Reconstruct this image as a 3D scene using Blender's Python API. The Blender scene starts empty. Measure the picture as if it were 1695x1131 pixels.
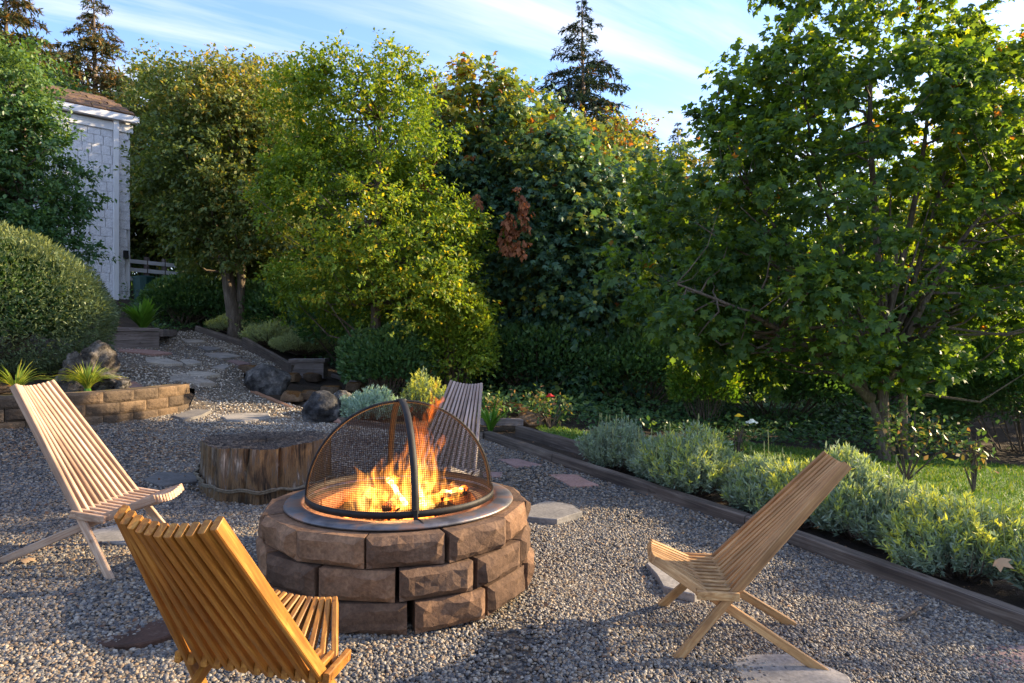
import bpy, math, random
import numpy as np
from mathutils import Vector, Matrix
from mathutils.geometry import delaunay_2d_cdt

# ------------------------------------------------------------------ camera, world, sun
SC = bpy.context.scene
COL = SC.collection
FPX, CX, CYH, CAMZ = 1100.0, 847.5, 560.0, 1.4        # focal length in px, image centre, horizon row, eye height
cam_data = bpy.data.cameras.new('camera')
cam_data.sensor_width = 36.0
cam_data.lens = FPX / 1695 * 36
cam_data.shift_y = (CYH - 565.5) / 1695
cam_data.clip_end = 2000
cam = bpy.data.objects.new('camera', cam_data); COL.objects.link(cam)
cam.location = (0, 0, CAMZ); cam.rotation_euler = (math.radians(90), 0, 0)
SC.camera = cam

SUN_AZ, SUN_EL = math.radians(71), math.radians(20)   # azimuth clockwise from +Y
SUNDIR = Vector((math.sin(SUN_AZ)*math.cos(SUN_EL), math.cos(SUN_AZ)*math.cos(SUN_EL), math.sin(SUN_EL)))
sun = bpy.data.lights.new('sun', 'SUN'); sun.energy = 4.3; sun.angle = math.radians(0.6); sun.color = (1.0, 0.78, 0.48)
suno = bpy.data.objects.new('sun', sun); COL.objects.link(suno)
suno.rotation_euler = (-SUNDIR).to_track_quat('-Z', 'Y').to_euler()

SC.view_settings.view_transform = 'Standard'; SC.view_settings.look = 'None'
SC.view_settings.gamma = 1; SC.view_settings.exposure = 1.80
try: SC.view_settings.use_curve_mapping = False
except Exception: pass
SC.render.engine = 'CYCLES'
SC.cycles.max_bounces = 8; SC.cycles.transparent_max_bounces = 16
SC.cycles.use_denoising = True

W = bpy.data.worlds.new('World'); SC.world = W; W.use_nodes = True
nt = W.node_tree; nt.nodes.clear()
def N(nt, typ, **kw):
    n = nt.nodes.new(typ)
    for k, v in kw.items():
        if k.startswith('i_'):
            key = k[2:]
            key = int(key) if key.isdigit() else key.replace('_', ' ')
            n.inputs[key].default_value = v
        else: setattr(n, k, v)
    return n
def L(nt, a, b): nt.links.new(a, b)
def ramp(nt, fac, stops, interp='LINEAR'):
    r = nt.nodes.new('ShaderNodeValToRGB'); r.color_ramp.interpolation = interp
    e = r.color_ramp.elements
    while len(e) > 1: e.remove(e[-1])
    e[0].position = stops[0][0]; e[0].color = (*stops[0][1], 1)
    for p, c in stops[1:]:
        q = e.new(p); q.color = (*c, 1)
    if fac is not None: L(nt, fac, r.inputs[0])
    return r
def g1(v): return (v, v, v)
sky = N(nt, 'ShaderNodeTexSky', sky_type='NISHITA', sun_disc=False, sun_elevation=SUN_EL, sun_rotation=SUN_AZ,
        air_density=1.1, dust_density=0.6, ozone_density=3.5, altitude=100)
tc = N(nt, 'ShaderNodeTexCoord')
sep = N(nt, 'ShaderNodeSeparateXYZ'); L(nt, tc.outputs['Generated'], sep.inputs[0])
zz = N(nt, 'ShaderNodeMath', operation='MAXIMUM', i_1=0.02); L(nt, sep.outputs[2], zz.inputs[0])
za = N(nt, 'ShaderNodeMath', operation='ADD', i_1=0.12); L(nt, zz.outputs[0], za.inputs[0])
dx = N(nt, 'ShaderNodeMath', operation='DIVIDE'); L(nt, sep.outputs[0], dx.inputs[0]); L(nt, za.outputs[0], dx.inputs[1])
dy = N(nt, 'ShaderNodeMath', operation='DIVIDE'); L(nt, sep.outputs[1], dy.inputs[0]); L(nt, za.outputs[0], dy.inputs[1])
cb = N(nt, 'ShaderNodeCombineXYZ'); L(nt, dx.outputs[0], cb.inputs[0]); L(nt, dy.outputs[0], cb.inputs[1])
mp = N(nt, 'ShaderNodeMapping'); mp.vector_type = 'TEXTURE'; mp.inputs['Rotation'].default_value = (0, 0, math.radians(33)); mp.inputs['Scale'].default_value = (2.6, 0.62, 1)
L(nt, cb.outputs[0], mp.inputs[0])
n1 = N(nt, 'ShaderNodeTexNoise', i_Scale=1.3, i_Detail=8.0, i_Roughness=0.58, i_Distortion=0.55); L(nt, mp.outputs[0], n1.inputs[0])
mp2 = N(nt, 'ShaderNodeMapping'); mp2.inputs['Scale'].default_value = (0.5, 0.5, 1); L(nt, cb.outputs[0], mp2.inputs[0])
n2 = N(nt, 'ShaderNodeTexNoise', i_Scale=1.0, i_Detail=3.0); L(nt, mp2.outputs[0], n2.inputs[0])
ad = N(nt, 'ShaderNodeMath', operation='MULTIPLY_ADD', i_1=0.45); L(nt, n2.outputs[0], ad.inputs[0]); L(nt, n1.outputs[0], ad.inputs[2])
cr = ramp(nt, ad.outputs[0], [(0.66, g1(0.0)), (0.90, g1(0.9))])
st_ = N(nt, 'ShaderNodeMix', data_type='RGBA', blend_type='MULTIPLY'); st_.inputs[0].default_value = 1; L(nt, sky.outputs[0], st_.inputs[6]); st_.inputs[7].default_value = (.92, .88, 1.0, 1)
mx = N(nt, 'ShaderNodeMix', data_type='RGBA'); L(nt, cr.outputs[0], mx.inputs[0]); L(nt, st_.outputs[2], mx.inputs[6])
mx.inputs[7].default_value = (2.75, 2.85, 3.05, 1)
bg = N(nt, 'ShaderNodeBackground', i_Strength=0.135); L(nt, mx.outputs[2], bg.inputs[0])
wo = N(nt, 'ShaderNodeOutputWorld'); L(nt, bg.outputs[0], wo.inputs[0])

# ------------------------------------------------------------------ terrain
def terrain(x, y):
    x = np.asarray(x, float); y = np.asarray(y, float)
    xc = np.clip(x, -22, 9); yc = np.clip(y, -4, 26)
    z = -0.073*xc + 0.028*(yc - 3)
    z = z + 0.0190*np.clip(yc - 8.0, 0, 9)*np.clip(-xc - 2, 0, 9)
    # terrace kept up by the block wall
    wy = np.interp(x, WALLX, WALLY)
    a = np.clip((y - wy - 0.05)/0.25, 0, 1); a = a*a*(3 - 2*a)
    b = np.clip((-4.1 - x)/0.5, 0, 1); b = b*b*(3 - 2*b)
    c = np.clip((14 - y)/3.0, 0, 1)
    return z + 0.20*a*b*c
def plane_pt(px, py):
    u = (px - CX)/FPX; v = (CYH - py)/FPX
    Y = (-0.084 - CAMZ)/(v + 0.073*u - 0.028) if False else (CAMZ + 0.084)/(-v - 0.073*u + 0.028)
    return u*Y, Y
WALLPX = [(-260, 712), (-80, 713), (0, 712), (70, 710), (130, 707), (200, 701), (250, 694), (290, 687), (312, 680), (320, 672)]
WALLPTS = [plane_pt(*p) for p in WALLPX]
_w = sorted(WALLPTS[:-2]); WALLX = np.array([p[0] for p in _w]); WALLY = np.array([p[1] for p in _w])
def tz(x, y): return float(terrain(x, y))
def G(px, py):
    """ground point seen at a photograph pixel"""
    u = (px - CX)/FPX; v = (CYH - py)/FPX
    Y = np.arange(1.2, 60, 0.02)
    d = CAMZ + v*Y - terrain(u*Y, Y)
    i = int(np.argmax(d < 0)) if (d < 0).any() else len(Y) - 1
    return Vector((u*Y[i], Y[i], tz(u*Y[i], Y[i])))
def at(px, py, Y): return Vector(((px - CX)/FPX*Y, Y, CAMZ + (CYH - py)/FPX*Y))

# ------------------------------------------------------------------ object helpers
def tag(o, label=None, cat=None, group=None, kind=None):
    if label: o['label'] = label
    if cat: o['category'] = cat
    if group: o['group'] = group
    if kind: o['kind'] = kind
    return o
def empty(name, loc, label, cat, group=None, rz=0):
    o = bpy.data.objects.new(name, None); COL.objects.link(o)
    o.location = loc; o.rotation_euler = (0, 0, rz); o.empty_display_size = 0.1
    return tag(o, label, cat, group)
def link(name, me, mat=None, parent=None, mw=None):
    o = bpy.data.objects.new(name, me); COL.objects.link(o)
    if mat is not None:
        if len(me.materials) == 0: me.materials.append(None)
        o.material_slots[0].link = 'OBJECT'; o.material_slots[0].material = mat
    if parent is not None:
        o.parent = parent
        if mw is not None:
            o.matrix_parent_inverse = parent_matrix(parent).inverted(); 
            o.matrix_basis = mw
    elif mw is not None: o.matrix_basis = mw
    return o
def parent_matrix(o):
    m = o.matrix_basis.copy()
    if o.parent: m = parent_matrix(o.parent) @ o.matrix_parent_inverse @ m
    return m
I4 = Matrix.Identity(4)
class MB:
    def __init__(s): s.v = []; s.f = []
    def add(s, vs, fs):
        b = len(s.v); s.v += [tuple(p) for p in vs]; s.f += [tuple(i + b for i in f) for f in fs]
    def tube(s, pts, rad, n=6, cap=True):
        pts = [Vector(p) for p in pts]; vs = []; k = len(pts); up = Vector((0.13, 0.2, 1))
        prev = None
        for i, p in enumerate(pts):
            t = (pts[min(i+1, k-1)] - pts[max(i-1, 0)]).normalized()
            if prev is None:
                a = t.cross(Vector((1, 0.1, 0)) if abs(t.z) > 0.8 else up).normalized()
            else:
                a = (prev - t*prev.dot(t)).normalized()
            prev = a; b = t.cross(a); r = rad[i] if hasattr(rad, '__len__') else rad
            for j in range(n):
                q = 2*math.pi*j/n; vs.append(p + a*math.cos(q)*r + b*math.sin(q)*r)
        fs = [(i*n+j, i*n+(j+1) % n, (i+1)*n+(j+1) % n, (i+1)*n+j) for i in range(k-1) for j in range(n)]
        if cap: fs += [tuple(range(n-1, -1, -1)), tuple((k-1)*n+j for j in range(n))]
        s.add(vs, fs)
    def box(s, c, d, R=None, jit=0, rng=random):
        vs = []
        for sx in (-.5, .5):
            for sy in (-.5, .5):
                for sz in (-.5, .5):
                    v = Vector((sx*d[0]+rng.uniform(-jit, jit), sy*d[1]+rng.uniform(-jit, jit), sz*d[2]+rng.uniform(-jit, jit)))
                    if R is not None: v = R @ v
                    vs.append(Vector(c) + v)
        s.add(vs, [(0, 1, 3, 2), (4, 6, 7, 5), (0, 4, 5, 1), (2, 3, 7, 6), (0, 2, 6, 4), (1, 5, 7, 3)])
    def mesh(s, name, smooth=False):
        me = bpy.data.meshes.new(name); me.from_pydata(s.v, [], s.f); me.update()
        if smooth: me.polygons.foreach_set('use_smooth', [True]*len(me.polygons))
        return me
    def build(s, name, mat, parent=None, smooth=False, mw=I4):
        return link(name, s.mesh(name, smooth), mat, parent, mw if parent is not None else None)

def np_mesh(name, V, F, attrs=None, smooth=False):
    """V (n,3), F (m,k) constant k"""
    me = bpy.data.meshes.new(name); V = np.ascontiguousarray(V, np.float32); F = np.ascontiguousarray(F, np.int32)
    me.vertices.add(len(V)); me.vertices.foreach_set('co', V.ravel())
    k = F.shape[1]; me.loops.add(F.size); me.loops.foreach_set('vertex_index', F.ravel())
    me.polygons.add(len(F)); me.polygons.foreach_set('loop_start', np.arange(0, F.size, k, dtype=np.int32))
    try: me.polygons.foreach_set('loop_total', np.full(len(F), k, np.int32))
    except Exception: pass
    me.update(calc_edges=True)
    if smooth: me.polygons.foreach_set('use_smooth', np.ones(len(F), bool))
    for nme, arr in (attrs or {}).items():
        a = me.attributes.new(nme, 'FLOAT', 'POINT'); a.data.foreach_set('value', np.ascontiguousarray(arr, np.float32))
    return me

# ------------------------------------------------------------------ materials
def newmat(name):
    m = bpy.data.materials.new(name); m.use_nodes = True; m.node_tree.nodes.clear()
    return m, m.node_tree
def out(nt, sh, vol=None, disp=None):
    o = nt.nodes.new('ShaderNodeOutputMaterial')
    if sh is not None: L(nt, sh, o.inputs[0])
    if vol is not None: L(nt, vol, o.inputs[1])
def coords(nt, scale=(1, 1, 1), kind='Object'):
    t = N(nt, 'ShaderNodeTexCoord'); m = N(nt, 'ShaderNodeMapping'); m.inputs['Scale'].default_value = scale
    L(nt, t.outputs[kind], m.inputs[0]); return m.outputs[0]
def noise(nt, vec, scale, detail=4, rough=.55, dist=0):
    n = N(nt, 'ShaderNodeTexNoise', i_Scale=float(scale), i_Detail=float(detail), i_Roughness=float(rough), i_Distortion=float(dist)); L(nt, vec, n.inputs[0]); return n.outputs[0]
def mix(nt, fac, a, b, blend='MIX'):
    m = N(nt, 'ShaderNodeMix', data_type='RGBA', blend_type=blend)
    for sock, v in ((m.inputs[0], fac), (m.inputs[6], a), (m.inputs[7], b)):
        if hasattr(v, 'links'): L(nt, v, sock)
        elif isinstance(v, (int, float)): sock.default_value = v
        else: sock.default_value = (*v, 1)
    return m.outputs[2]
def bump(nt, h, strength=.4, dist=.01):
    b = N(nt, 'ShaderNodeBump', i_Strength=strength, i_Distance=dist); L(nt, h, b.inputs['Height']); return b.outputs[0]
def principled(nt, col, rough=.7, metal=0., normal=None, spec=.4):
    p = N(nt, 'ShaderNodeBsdfPrincipled')
    for key, v in (('Base Color', col), ('Roughness', rough), ('Metallic', metal), ('Specular IOR Level', spec)):
        if hasattr(v, 'links'): L(nt, v, p.inputs[key])
        else: p.inputs[key].default_value = (*v, 1) if isinstance(v, tuple) else v
    if normal is not None: L(nt, normal, p.inputs['Normal'])
    return p
def rock_mat(name, stops, scale=9, moss=None, bstr=.7, bdist=.02, objrand=True, speck=True):
    m, nt = newmat(name); c = coords(nt)
    n = noise(nt, c, scale, 8, .65); col = ramp(nt, n, stops).outputs[0]
    if speck:
        s = ramp(nt, noise(nt, c, scale*14, 3), [(.38, g1(.55)), (.5, g1(1)), (.68, g1(1.5))]).outputs[0]; col = mix(nt, .4, col, s, 'MULTIPLY')
    if objrand:
        oi = N(nt, 'ShaderNodeObjectInfo'); r = ramp(nt, oi.outputs['Random'], [(0, (.58, .55, .54)), (.4, (.9, .88, .87)), (.7, (1.1, 1.0, .9)), (1, (1.4, 1.28, 1.12))]).outputs[0]
        col = mix(nt, 1, col, r, 'MULTIPLY')
    if moss:
        geo = N(nt, 'ShaderNodeNewGeometry'); sp = N(nt, 'ShaderNodeSeparateXYZ'); L(nt, geo.outputs['Normal'], sp.inputs[0])
        a = N(nt, 'ShaderNodeMath', operation='MULTIPLY_ADD', i_1=.28); L(nt, sp.outputs[2], a.inputs[0]); L(nt, noise(nt, c, 6, 6, .6), a.inputs[2])
        f = ramp(nt, a.outputs[0], [(moss[0], g1(0)), (moss[0]+.07, g1(1))]).outputs[0]
        mc = ramp(nt, noise(nt, c, 30, 4), [(.35, moss[1]), (.65, moss[2])]).outputs[0]
        col = mix(nt, f, col, mc)
    b = bump(nt, noise(nt, c, scale*2.5, 10, .7), bstr, bdist)
    out(nt, principled(nt, col, .9, 0, b, .25).outputs[0]); return m
def wood_mat(name, dark, mid, light, rough=.55, var=.35, grey=0., gs=1.):
    m, nt = newmat(name); oi = N(nt, 'ShaderNodeObjectInfo')
    t = N(nt, 'ShaderNodeTexCoord'); ad = N(nt, 'ShaderNodeVectorMath', operation='ADD'); L(nt, t.outputs['Object'], ad.inputs[0])
    sc = N(nt, 'ShaderNodeMath', operation='MULTIPLY', i_1=37.); L(nt, oi.outputs['Random'], sc.inputs[0]); L(nt, sc.outputs[0], ad.inputs[1])
    mpn = N(nt, 'ShaderNodeMapping'); mpn.inputs['Scale'].default_value = (60*gs, 60*gs, 2.2*gs); L(nt, ad.outputs[0], mpn.inputs[0])
    g = noise(nt, mpn.outputs[0], 1.0, 6, .6, 1.2)
    mp3 = N(nt, 'ShaderNodeMapping'); mp3.inputs['Scale'].default_value = (9, 9, 1.1); L(nt, ad.outputs[0], mp3.inputs[0])
    h = noise(nt, mp3.outputs[0], 1.2, 4, .5, .6)
    col = ramp(nt, g, [(.25, dark), (.5, mid), (.72, light)]).outputs[0]
    col = mix(nt, .85, col, ramp(nt, h, [(.3, g1(.58)), (.5, g1(1)), (.7, g1(1.25))]).outputs[0], 'MULTIPLY')
    col = mix(nt, var, col, ramp(nt, oi.outputs['Random'], [(0, (.42, .33, .26)), (.4, (.95, .92, .9)), (.7, (1.1, 1.1, 1.05)), (1, (1.3, 1.35, 1.4))]).outputs[0], 'MULTIPLY')
    mp4 = N(nt, 'ShaderNodeMapping'); mp4.inputs['Scale'].default_value = (16, 16, 7); L(nt, ad.outputs[0], mp4.inputs[0])
    kn = ramp(nt, noise(nt, mp4.outputs[0], 1.0, 2, .4), [(.70, g1(1)), (.76, (.42, .33, .28))]).outputs[0]; col = mix(nt, .8, col, kn, 'MULTIPLY')
    wx_ = ramp(nt, noise(nt, t.outputs['Object'], 5, 5, .6), [(.38, (.78, .76, .76)), (.58, g1(1))]).outputs[0]; col = mix(nt, .7, col, wx_, 'MULTIPLY')
    b = bump(nt, g, .35, .002)
    out(nt, principled(nt, col, rough, 0, b, .4).outputs[0]); return m
def leaf_mat(name, stops, trans=.42, tint=(1.25, 1.15, .45), rough=.45, spec=.35):
    m, nt = newmat(name); a = N(nt, 'ShaderNodeAttribute', attribute_name='r')
    col = ramp(nt, a.outputs['Fac'], stops).outputs[0]
    p = principled(nt, col, rough, 0, None, spec)
    tcol = mix(nt, 1., col, tint, 'MULTIPLY')
    tr = N(nt, 'ShaderNodeBsdfTranslucent'); L(nt, tcol, tr.inputs[0])
    ms = N(nt, 'ShaderNodeMixShader', i_0=trans); L(nt, p.outputs[0], ms.inputs[1]); L(nt, tr.outputs[0], ms.inputs[2])
    out(nt, ms.outputs[0]); return m
def plain(name, col, rough=.6, metal=0., sc=0, var=.2, bs=.3):
    m, nt = newmat(name); c = coords(nt); n = noise(nt, c, sc or 12, 6, .6)
    cc = ramp(nt, n, [(.3, tuple(v*(1-var) for v in col)), (.7, tuple(v*(1+var) for v in col))]).outputs[0]
    out(nt, principled(nt, cc, rough, metal, bump(nt, n, bs, .004)).outputs[0]); return m

PEB = [(0, (0.033, 0.031, 0.030)), (.18, (0.080, 0.078, 0.080)), (.34, (0.150, 0.142, 0.134)), (.48, (0.129, 0.085, 0.052)), (.62, (0.234, 0.171, 0.108)), (.76, (0.234, 0.211, 0.178)), (.9, (0.351, 0.302, 0.238)), (1, (0.515, 0.467, 0.400))]
M = {}
m, nt = newmat('gravel_bed'); c = coords(nt)
vo = N(nt, 'ShaderNodeTexVoronoi', i_Scale=62.); L(nt, c, vo.inputs[0])
sp = N(nt, 'ShaderNodeSeparateColor'); L(nt, vo.outputs['Color'], sp.inputs[0])
cc = ramp(nt, sp.outputs[0], PEB).outputs[0]
dd = ramp(nt, vo.outputs['Distance'], [(.0, g1(1.0)), (.6, g1(.75)), (.95, g1(.4))]).outputs[0]
cc = mix(nt, 1, cc, dd, 'MULTIPLY')
big = ramp(nt, noise(nt, c, .9, 5), [(.35, (.8, .74, .68)), (.62, (1, 1, 1))]).outputs[0]
cc = mix(nt, 1, cc, big, 'MULTIPLY')
iv = N(nt, 'ShaderNodeMath', operation='SUBTRACT', i_0=1.); L(nt, vo.outputs['Distance'], iv.inputs[1])
out(nt, principled(nt, cc, .8, 0, bump(nt, iv.outputs[0], 1., .012)).outputs[0]); M['gravel'] = m
m, nt = newmat('pebble'); a = N(nt, 'ShaderNodeAttribute', attribute_name='pc', attribute_type='INSTANCER')
c = coords(nt); pc = ramp(nt, a.outputs['Fac'], PEB).outputs[0]
pc = mix(nt, .8, pc, ramp(nt, noise(nt, c, 3.0, 3), [(.35, g1(.8)), (.65, g1(1.2))]).outputs[0], 'MULTIPLY')
out(nt, principled(nt, pc, .62, 0, None, .45).outputs[0]); M['pebble'] = m
m, nt = newmat('forest_soil'); c = coords(nt)
cc = ramp(nt, noise(nt, c, 3.5, 10, .7), [(.3, (.018, .012, .008)), (.55, (.05, .033, .02)), (.75, (.10, .065, .04))]).outputs[0]
out(nt, principled(nt, cc, .95, 0, bump(nt, noise(nt, c, 25, 8, .7), 1, .03)).outputs[0]); M['soil'] = m
m, nt = newmat('lawn'); c = coords(nt)
cc = ramp(nt, noise(nt, c, 1.8, 8, .7), [(.3, (.06, .12, .02)), (.55, (.09, .18, .03)), (.75, (.14, .23, .045))]).outputs[0]
out(nt, principled(nt, cc, .8, 0, bump(nt, noise(nt, c, 60, 4), .8, .02)).outputs[0]); M['lawn'] = m
M['block'] = rock_mat('concrete_block', [(.3, (.06, .036, .024)), (.48, (.14, .085, .055)), (.6, (.20, .125, .08)), (.75, (.30, .20, .125))], 5, bstr=.8, bdist=.012)
M['wallblock'] = rock_mat('aged_wall_block', [(.3, (.04, .03, .022)), (.5, (.11, .08, .055)), (.72, (.20, .15, .105))], 5, moss=(.86, (.10, .09, .015), (.22, .16, .02)), bstr=.9, bdist=.02)
M['flag'] = rock_mat('flagstone', [(.3, (.17, .17, .17)), (.5, (.26, .255, .25)), (.72, (.36, .345, .32))], 4, bstr=.4, bdist=.01)
M['flagdark'] = rock_mat('flagstone_dark', [(.3, (.09, .09, .09)), (.6, (.17, .165, .16)), (.8, (.25, .24, .22))], 5, bstr=.5, bdist=.01)
M['flagbrown'] = rock_mat('brown_paver', [(.3, (.03, .018, .013)), (.55, (.07, .04, .03)), (.8, (.15, .12, .10))], 6, bstr=.5, bdist=.01)
M['pinkstone'] = rock_mat('pink_paver', [(.3, (.24, .15, .13)), (.6, (.33, .22, .20)), (.8, (.40, .29, .27))], 4, bstr=.25, bdist=.006)
M['boulder'] = rock_mat('grey_boulder', [(.36, (.02, .02, .022)), (.5, (.075, .078, .082)), (.60, (.15, .15, .152)), (.72, (.3, .3, .29))], 7, bstr=1, bdist=.03, moss=(.92, (.06, .05, .02), (.13, .10, .02)))
M['mossrock'] = rock_mat('mossy_rock', [(.38, (.02, .018, .016)), (.5, (.075, .068, .06)), (.66, (.2, .19, .18))], 8, bstr=1, bdist=.04, moss=(.84, (.10, .055, .012), (.18, .11, .02)))
M['mossbrick'] = rock_mat('mossy_brick', [(.3, (.06, .045, .03)), (.5, (.13, .09, .06)), (.72, (.2, .15, .1))], 6, bstr=1, bdist=.03, moss=(.66, (.085, .035, .012), (.15, .075, .018)))
M['wood_R'] = wood_mat('honey_wood', (.24, .11, .04), (.42, .23, .09), (.56, .36, .17), .5)
M['wood_L'] = wood_mat('pale_wood', (.25, .14, .085), (.42, .28, .19), (.56, .43, .32), .6, .45)
M['wood_N'] = wood_mat('orange_wood', (.20, .07, .010), (.34, .135, .018), (.52, .26, .05), .5)
M['wood_B'] = wood_mat('grey_wood', (.16, .13, .115), (.30, .255, .23), (.42, .37, .34), .7, .35)
M['timber'] = wood_mat('weathered_timber', (.035, .025, .02), (.10, .075, .058), (.19, .155, .125), .8, .3, gs=.6)
M['plank'] = wood_mat('old_plank', (.09, .075, .065), (.20, .165, .15), (.30, .26, .24), .8, .2, gs=.6)
M['cedar'] = wood_mat('cedar_board', (.22, .11, .06), (.36, .19, .11), (.46, .27, .17), .7, .1)
m, nt = newmat('bark'); c = coords(nt, (14, 14, 2.5))
n = noise(nt, c, 1.5, 8, .7, .6); cc = ramp(nt, n, [(.3, (.045, .032, .022)), (.55, (.15, .115, .085)), (.75, (.30, .25, .2))]).outputs[0]
out(nt, principled(nt, cc, .9, 0, bump(nt, n, 1, .03)).outputs[0]); M['bark'] = m
m, nt = newmat('stump_side'); c = coords(nt, (24, 24, 2.6)); c2_ = coords(nt, (6, 6, 2.5)); n = N(nt, 'ShaderNodeMath', operation='MULTIPLY_ADD', i_1=.55, i_2=-.0); L(nt, noise(nt, c, 1.2, 8, .75, .9), n.inputs[0]); n_b = N(nt, 'ShaderNodeMath', operation='MULTIPLY', i_1=.47); L(nt, noise(nt, c2_, 1.0, 4, .6, .8), n_b.inputs[0]); L(nt, n_b.outputs[0], n.inputs[2]); n = n.outputs[0]; cc = ramp(nt, n, [(.38, (.010, .008, .006)), (.46, (.075, .045, .022)), (.52, (.18, .11, .05)), (.56, (.10, .075, .055)), (.61, (.26, .21, .16)), (.68, (.52, .48, .43))]).outputs[0]
out(nt, principled(nt, cc, .85, 0, bump(nt, noise(nt, c, 4, 8, .7), 1, .02)).outputs[0]); M['stump'] = m
m, nt = newmat('stump_top'); c = coords(nt)
n = noise(nt, c, 16, 10, .75, 2.5); cc = ramp(nt, n, [(.38, (.012, .010, .010)), (.48, (.07, .052, .042)), (.57, (.17, .125, .09)), (.68, (.42, .32, .22))]).outputs[0]
out(nt, principled(nt, cc, .9, 0, bump(nt, n, 1, .03)).outputs[0]); M['stumptop'] = m
m, nt = newmat('rim_metal'); c = coords(nt)
n = noise(nt, c, 7, 7, .65); cc = ramp(nt, n, [(.35, (.08, .078, .085)), (.52, (.16, .155, .165)), (.60, (.26, .16, .12)), (.72, (.22, .2, .2))]).outputs[0]
out(nt, principled(nt, cc, .46, .6, bump(nt, n, .2, .003)).outputs[0]); M['rim'] = m
M['iron'] = plain('black_iron', (.016, .014, .014), .62, .3, 20, .4)
M['wire'], nt = newmat('black_wire'); out(nt, principled(nt, (.008, .007, .007), .9, 0, None, .05).outputs[0])
M['soot'] = plain('sooty_steel', (.03, .025, .022), .8, .3, 14, .6)
M['white'] = plain('white_paint', (.72, .72, .74), .55, 0, 3, .06)
M['shingle'] = rock_mat('painted_shingle', [(.3, (.56, .56, .59)), (.6, (.72, .72, .75)), (.8, (.80, .80, .82))], 3, bstr=.3, bdist=.004, objrand=False)
M['roofmoss'] = rock_mat('mossy_roof', [(.3, (.05, .035, .028)), (.5, (.13, .085, .06)), (.72, (.22, .12, .06))], 3, bstr=.8, bdist=.03, moss=(.80, (.10, .06, .02), (.16, .11, .025)))
M['green_plastic'] = plain('green_plastic', (.01, .05, .045), .5)
M['rope'] = plain('old_rope', (.13, .11, .08), .9, 0, 60, .5)

GREEN = lambda a, b, c_, y: [(0, a), (.45, b), (.8, c_), (1, y)]
M['l_maple'] = leaf_mat('maple_leaf', [(0, (.055, .12, .045)), (.5, (.105, .19, .045)), (.82, (.19, .27, .045)), (.96, (.32, .32, .035)), (1, (.36, .15, .045))], .58, (2.1, 1.7, .3), .5)
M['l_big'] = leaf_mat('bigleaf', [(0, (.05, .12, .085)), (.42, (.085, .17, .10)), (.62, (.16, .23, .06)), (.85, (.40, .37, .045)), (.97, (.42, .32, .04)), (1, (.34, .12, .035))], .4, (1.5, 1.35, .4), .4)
M['l_dead'] = leaf_mat('dead_leaf', [(0, (0.189, 0.0653, 0.029)), (1, (0.377, 0.145, 0.058))], .3, (1.3, 1, .6), .6)
M['l_birch'] = leaf_mat('birch_leaf', [(0, (.10, .19, .025)), (.5, (.17, .27, .035)), (.8, (.27, .33, .04)), (.92, (.48, .43, .04)), (1, (.56, .42, .045))], .5, (1.5, 1.3, .4), .5)
M['l_mid'] = leaf_mat('mid_leaf', [(0, (.08, .13, .045)), (.5, (.14, .20, .06)), (.82, (.22, .25, .07)), (1, (.36, .28, .08))], .42, (1.5, 1.3, .45), .5)
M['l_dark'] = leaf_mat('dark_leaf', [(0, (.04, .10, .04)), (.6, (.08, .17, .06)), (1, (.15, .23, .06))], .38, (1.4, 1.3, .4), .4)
M['l_bright'] = leaf_mat('bright_leaf', [(0, (0.0725, 0.16, 0.0217)), (.6, (0.131, 0.246, 0.029)), (1, (0.406, 0.377, 0.0435))], .4, (1.4, 1.3, .4), .45)
M['l_yel'] = leaf_mat('sunny_yellow_leaf', [(0, (.13, .19, .03)), (.5, (.28, .30, .035)), (1, (.45, .36, .04))], .55, (1.6, 1.3, .4), .45)
M['l_hedge'] = leaf_mat('hedge_leaf', [(0, (.07, .12, .06)), (.6, (.14, .19, .09)), (1, (.24, .27, .09))], .25, (1.3, 1.2, .5), .4)
M['l_lav'] = leaf_mat('lavender_leaf', [(0, (.17, .23, .18)), (.45, (.28, .36, .26)), (.70, (.30, .39, .12)), (1, (.62, .62, .10))], .3, (1.3, 1.25, .5), .6)
M['l_sil'] = leaf_mat('silver_leaf', [(0, (0.232, 0.334, 0.261)), (.6, (0.362, 0.493, 0.406)), (1, (0.377, 0.522, 0.174))], .25, (1.2, 1.2, .7), .7)
M['l_sage'] = leaf_mat('sage_leaf', [(0, (.26, .31, .16)), (.6, (.40, .46, .20)), (1, (.56, .56, .14))], .25, (1.2, 1.2, .6), .7)
M['l_needle'] = leaf_mat('needle', [(0, (0.0174, 0.0435, 0.0319)), (.6, (0.0362, 0.0725, 0.0508)), (.9, (0.0725, 0.0943, 0.0435)), (1, (0.203, 0.116, 0.0435))], .15, (1.3, 1.1, .5), .6)
M['l_needle_sun'] = leaf_mat('needle_gold', [(0, (0.0362, 0.0725, 0.0435)), (.5, (0.087, 0.102, 0.0435)), (1, (0.377, 0.217, 0.058))], .2, (1.3, 1.1, .5), .6)  # sunlit copy of the needles: yellow sunlight put into the colour
M['l_grass'] = leaf_mat('grass_blade', [(0, (0.058, 0.131, 0.0174)), (.6, (0.109, 0.217, 0.029)), (1, (0.261, 0.29, 0.058))], .3, (1.3, 1.2, .5), .5)
M['l_tuft'] = leaf_mat('tuft_blade', [(0, (0.116, 0.203, 0.029)), (.6, (0.246, 0.319, 0.0435)), (1, (0.522, 0.478, 0.0725))], .35, (1.3, 1.2, .5), .5)
M['l_strap'] = leaf_mat('strap_leaf', [(0, (0.0725, 0.189, 0.0217)), (1, (0.174, 0.348, 0.0435))], .35, (1.3, 1.2, .5), .35)
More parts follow.
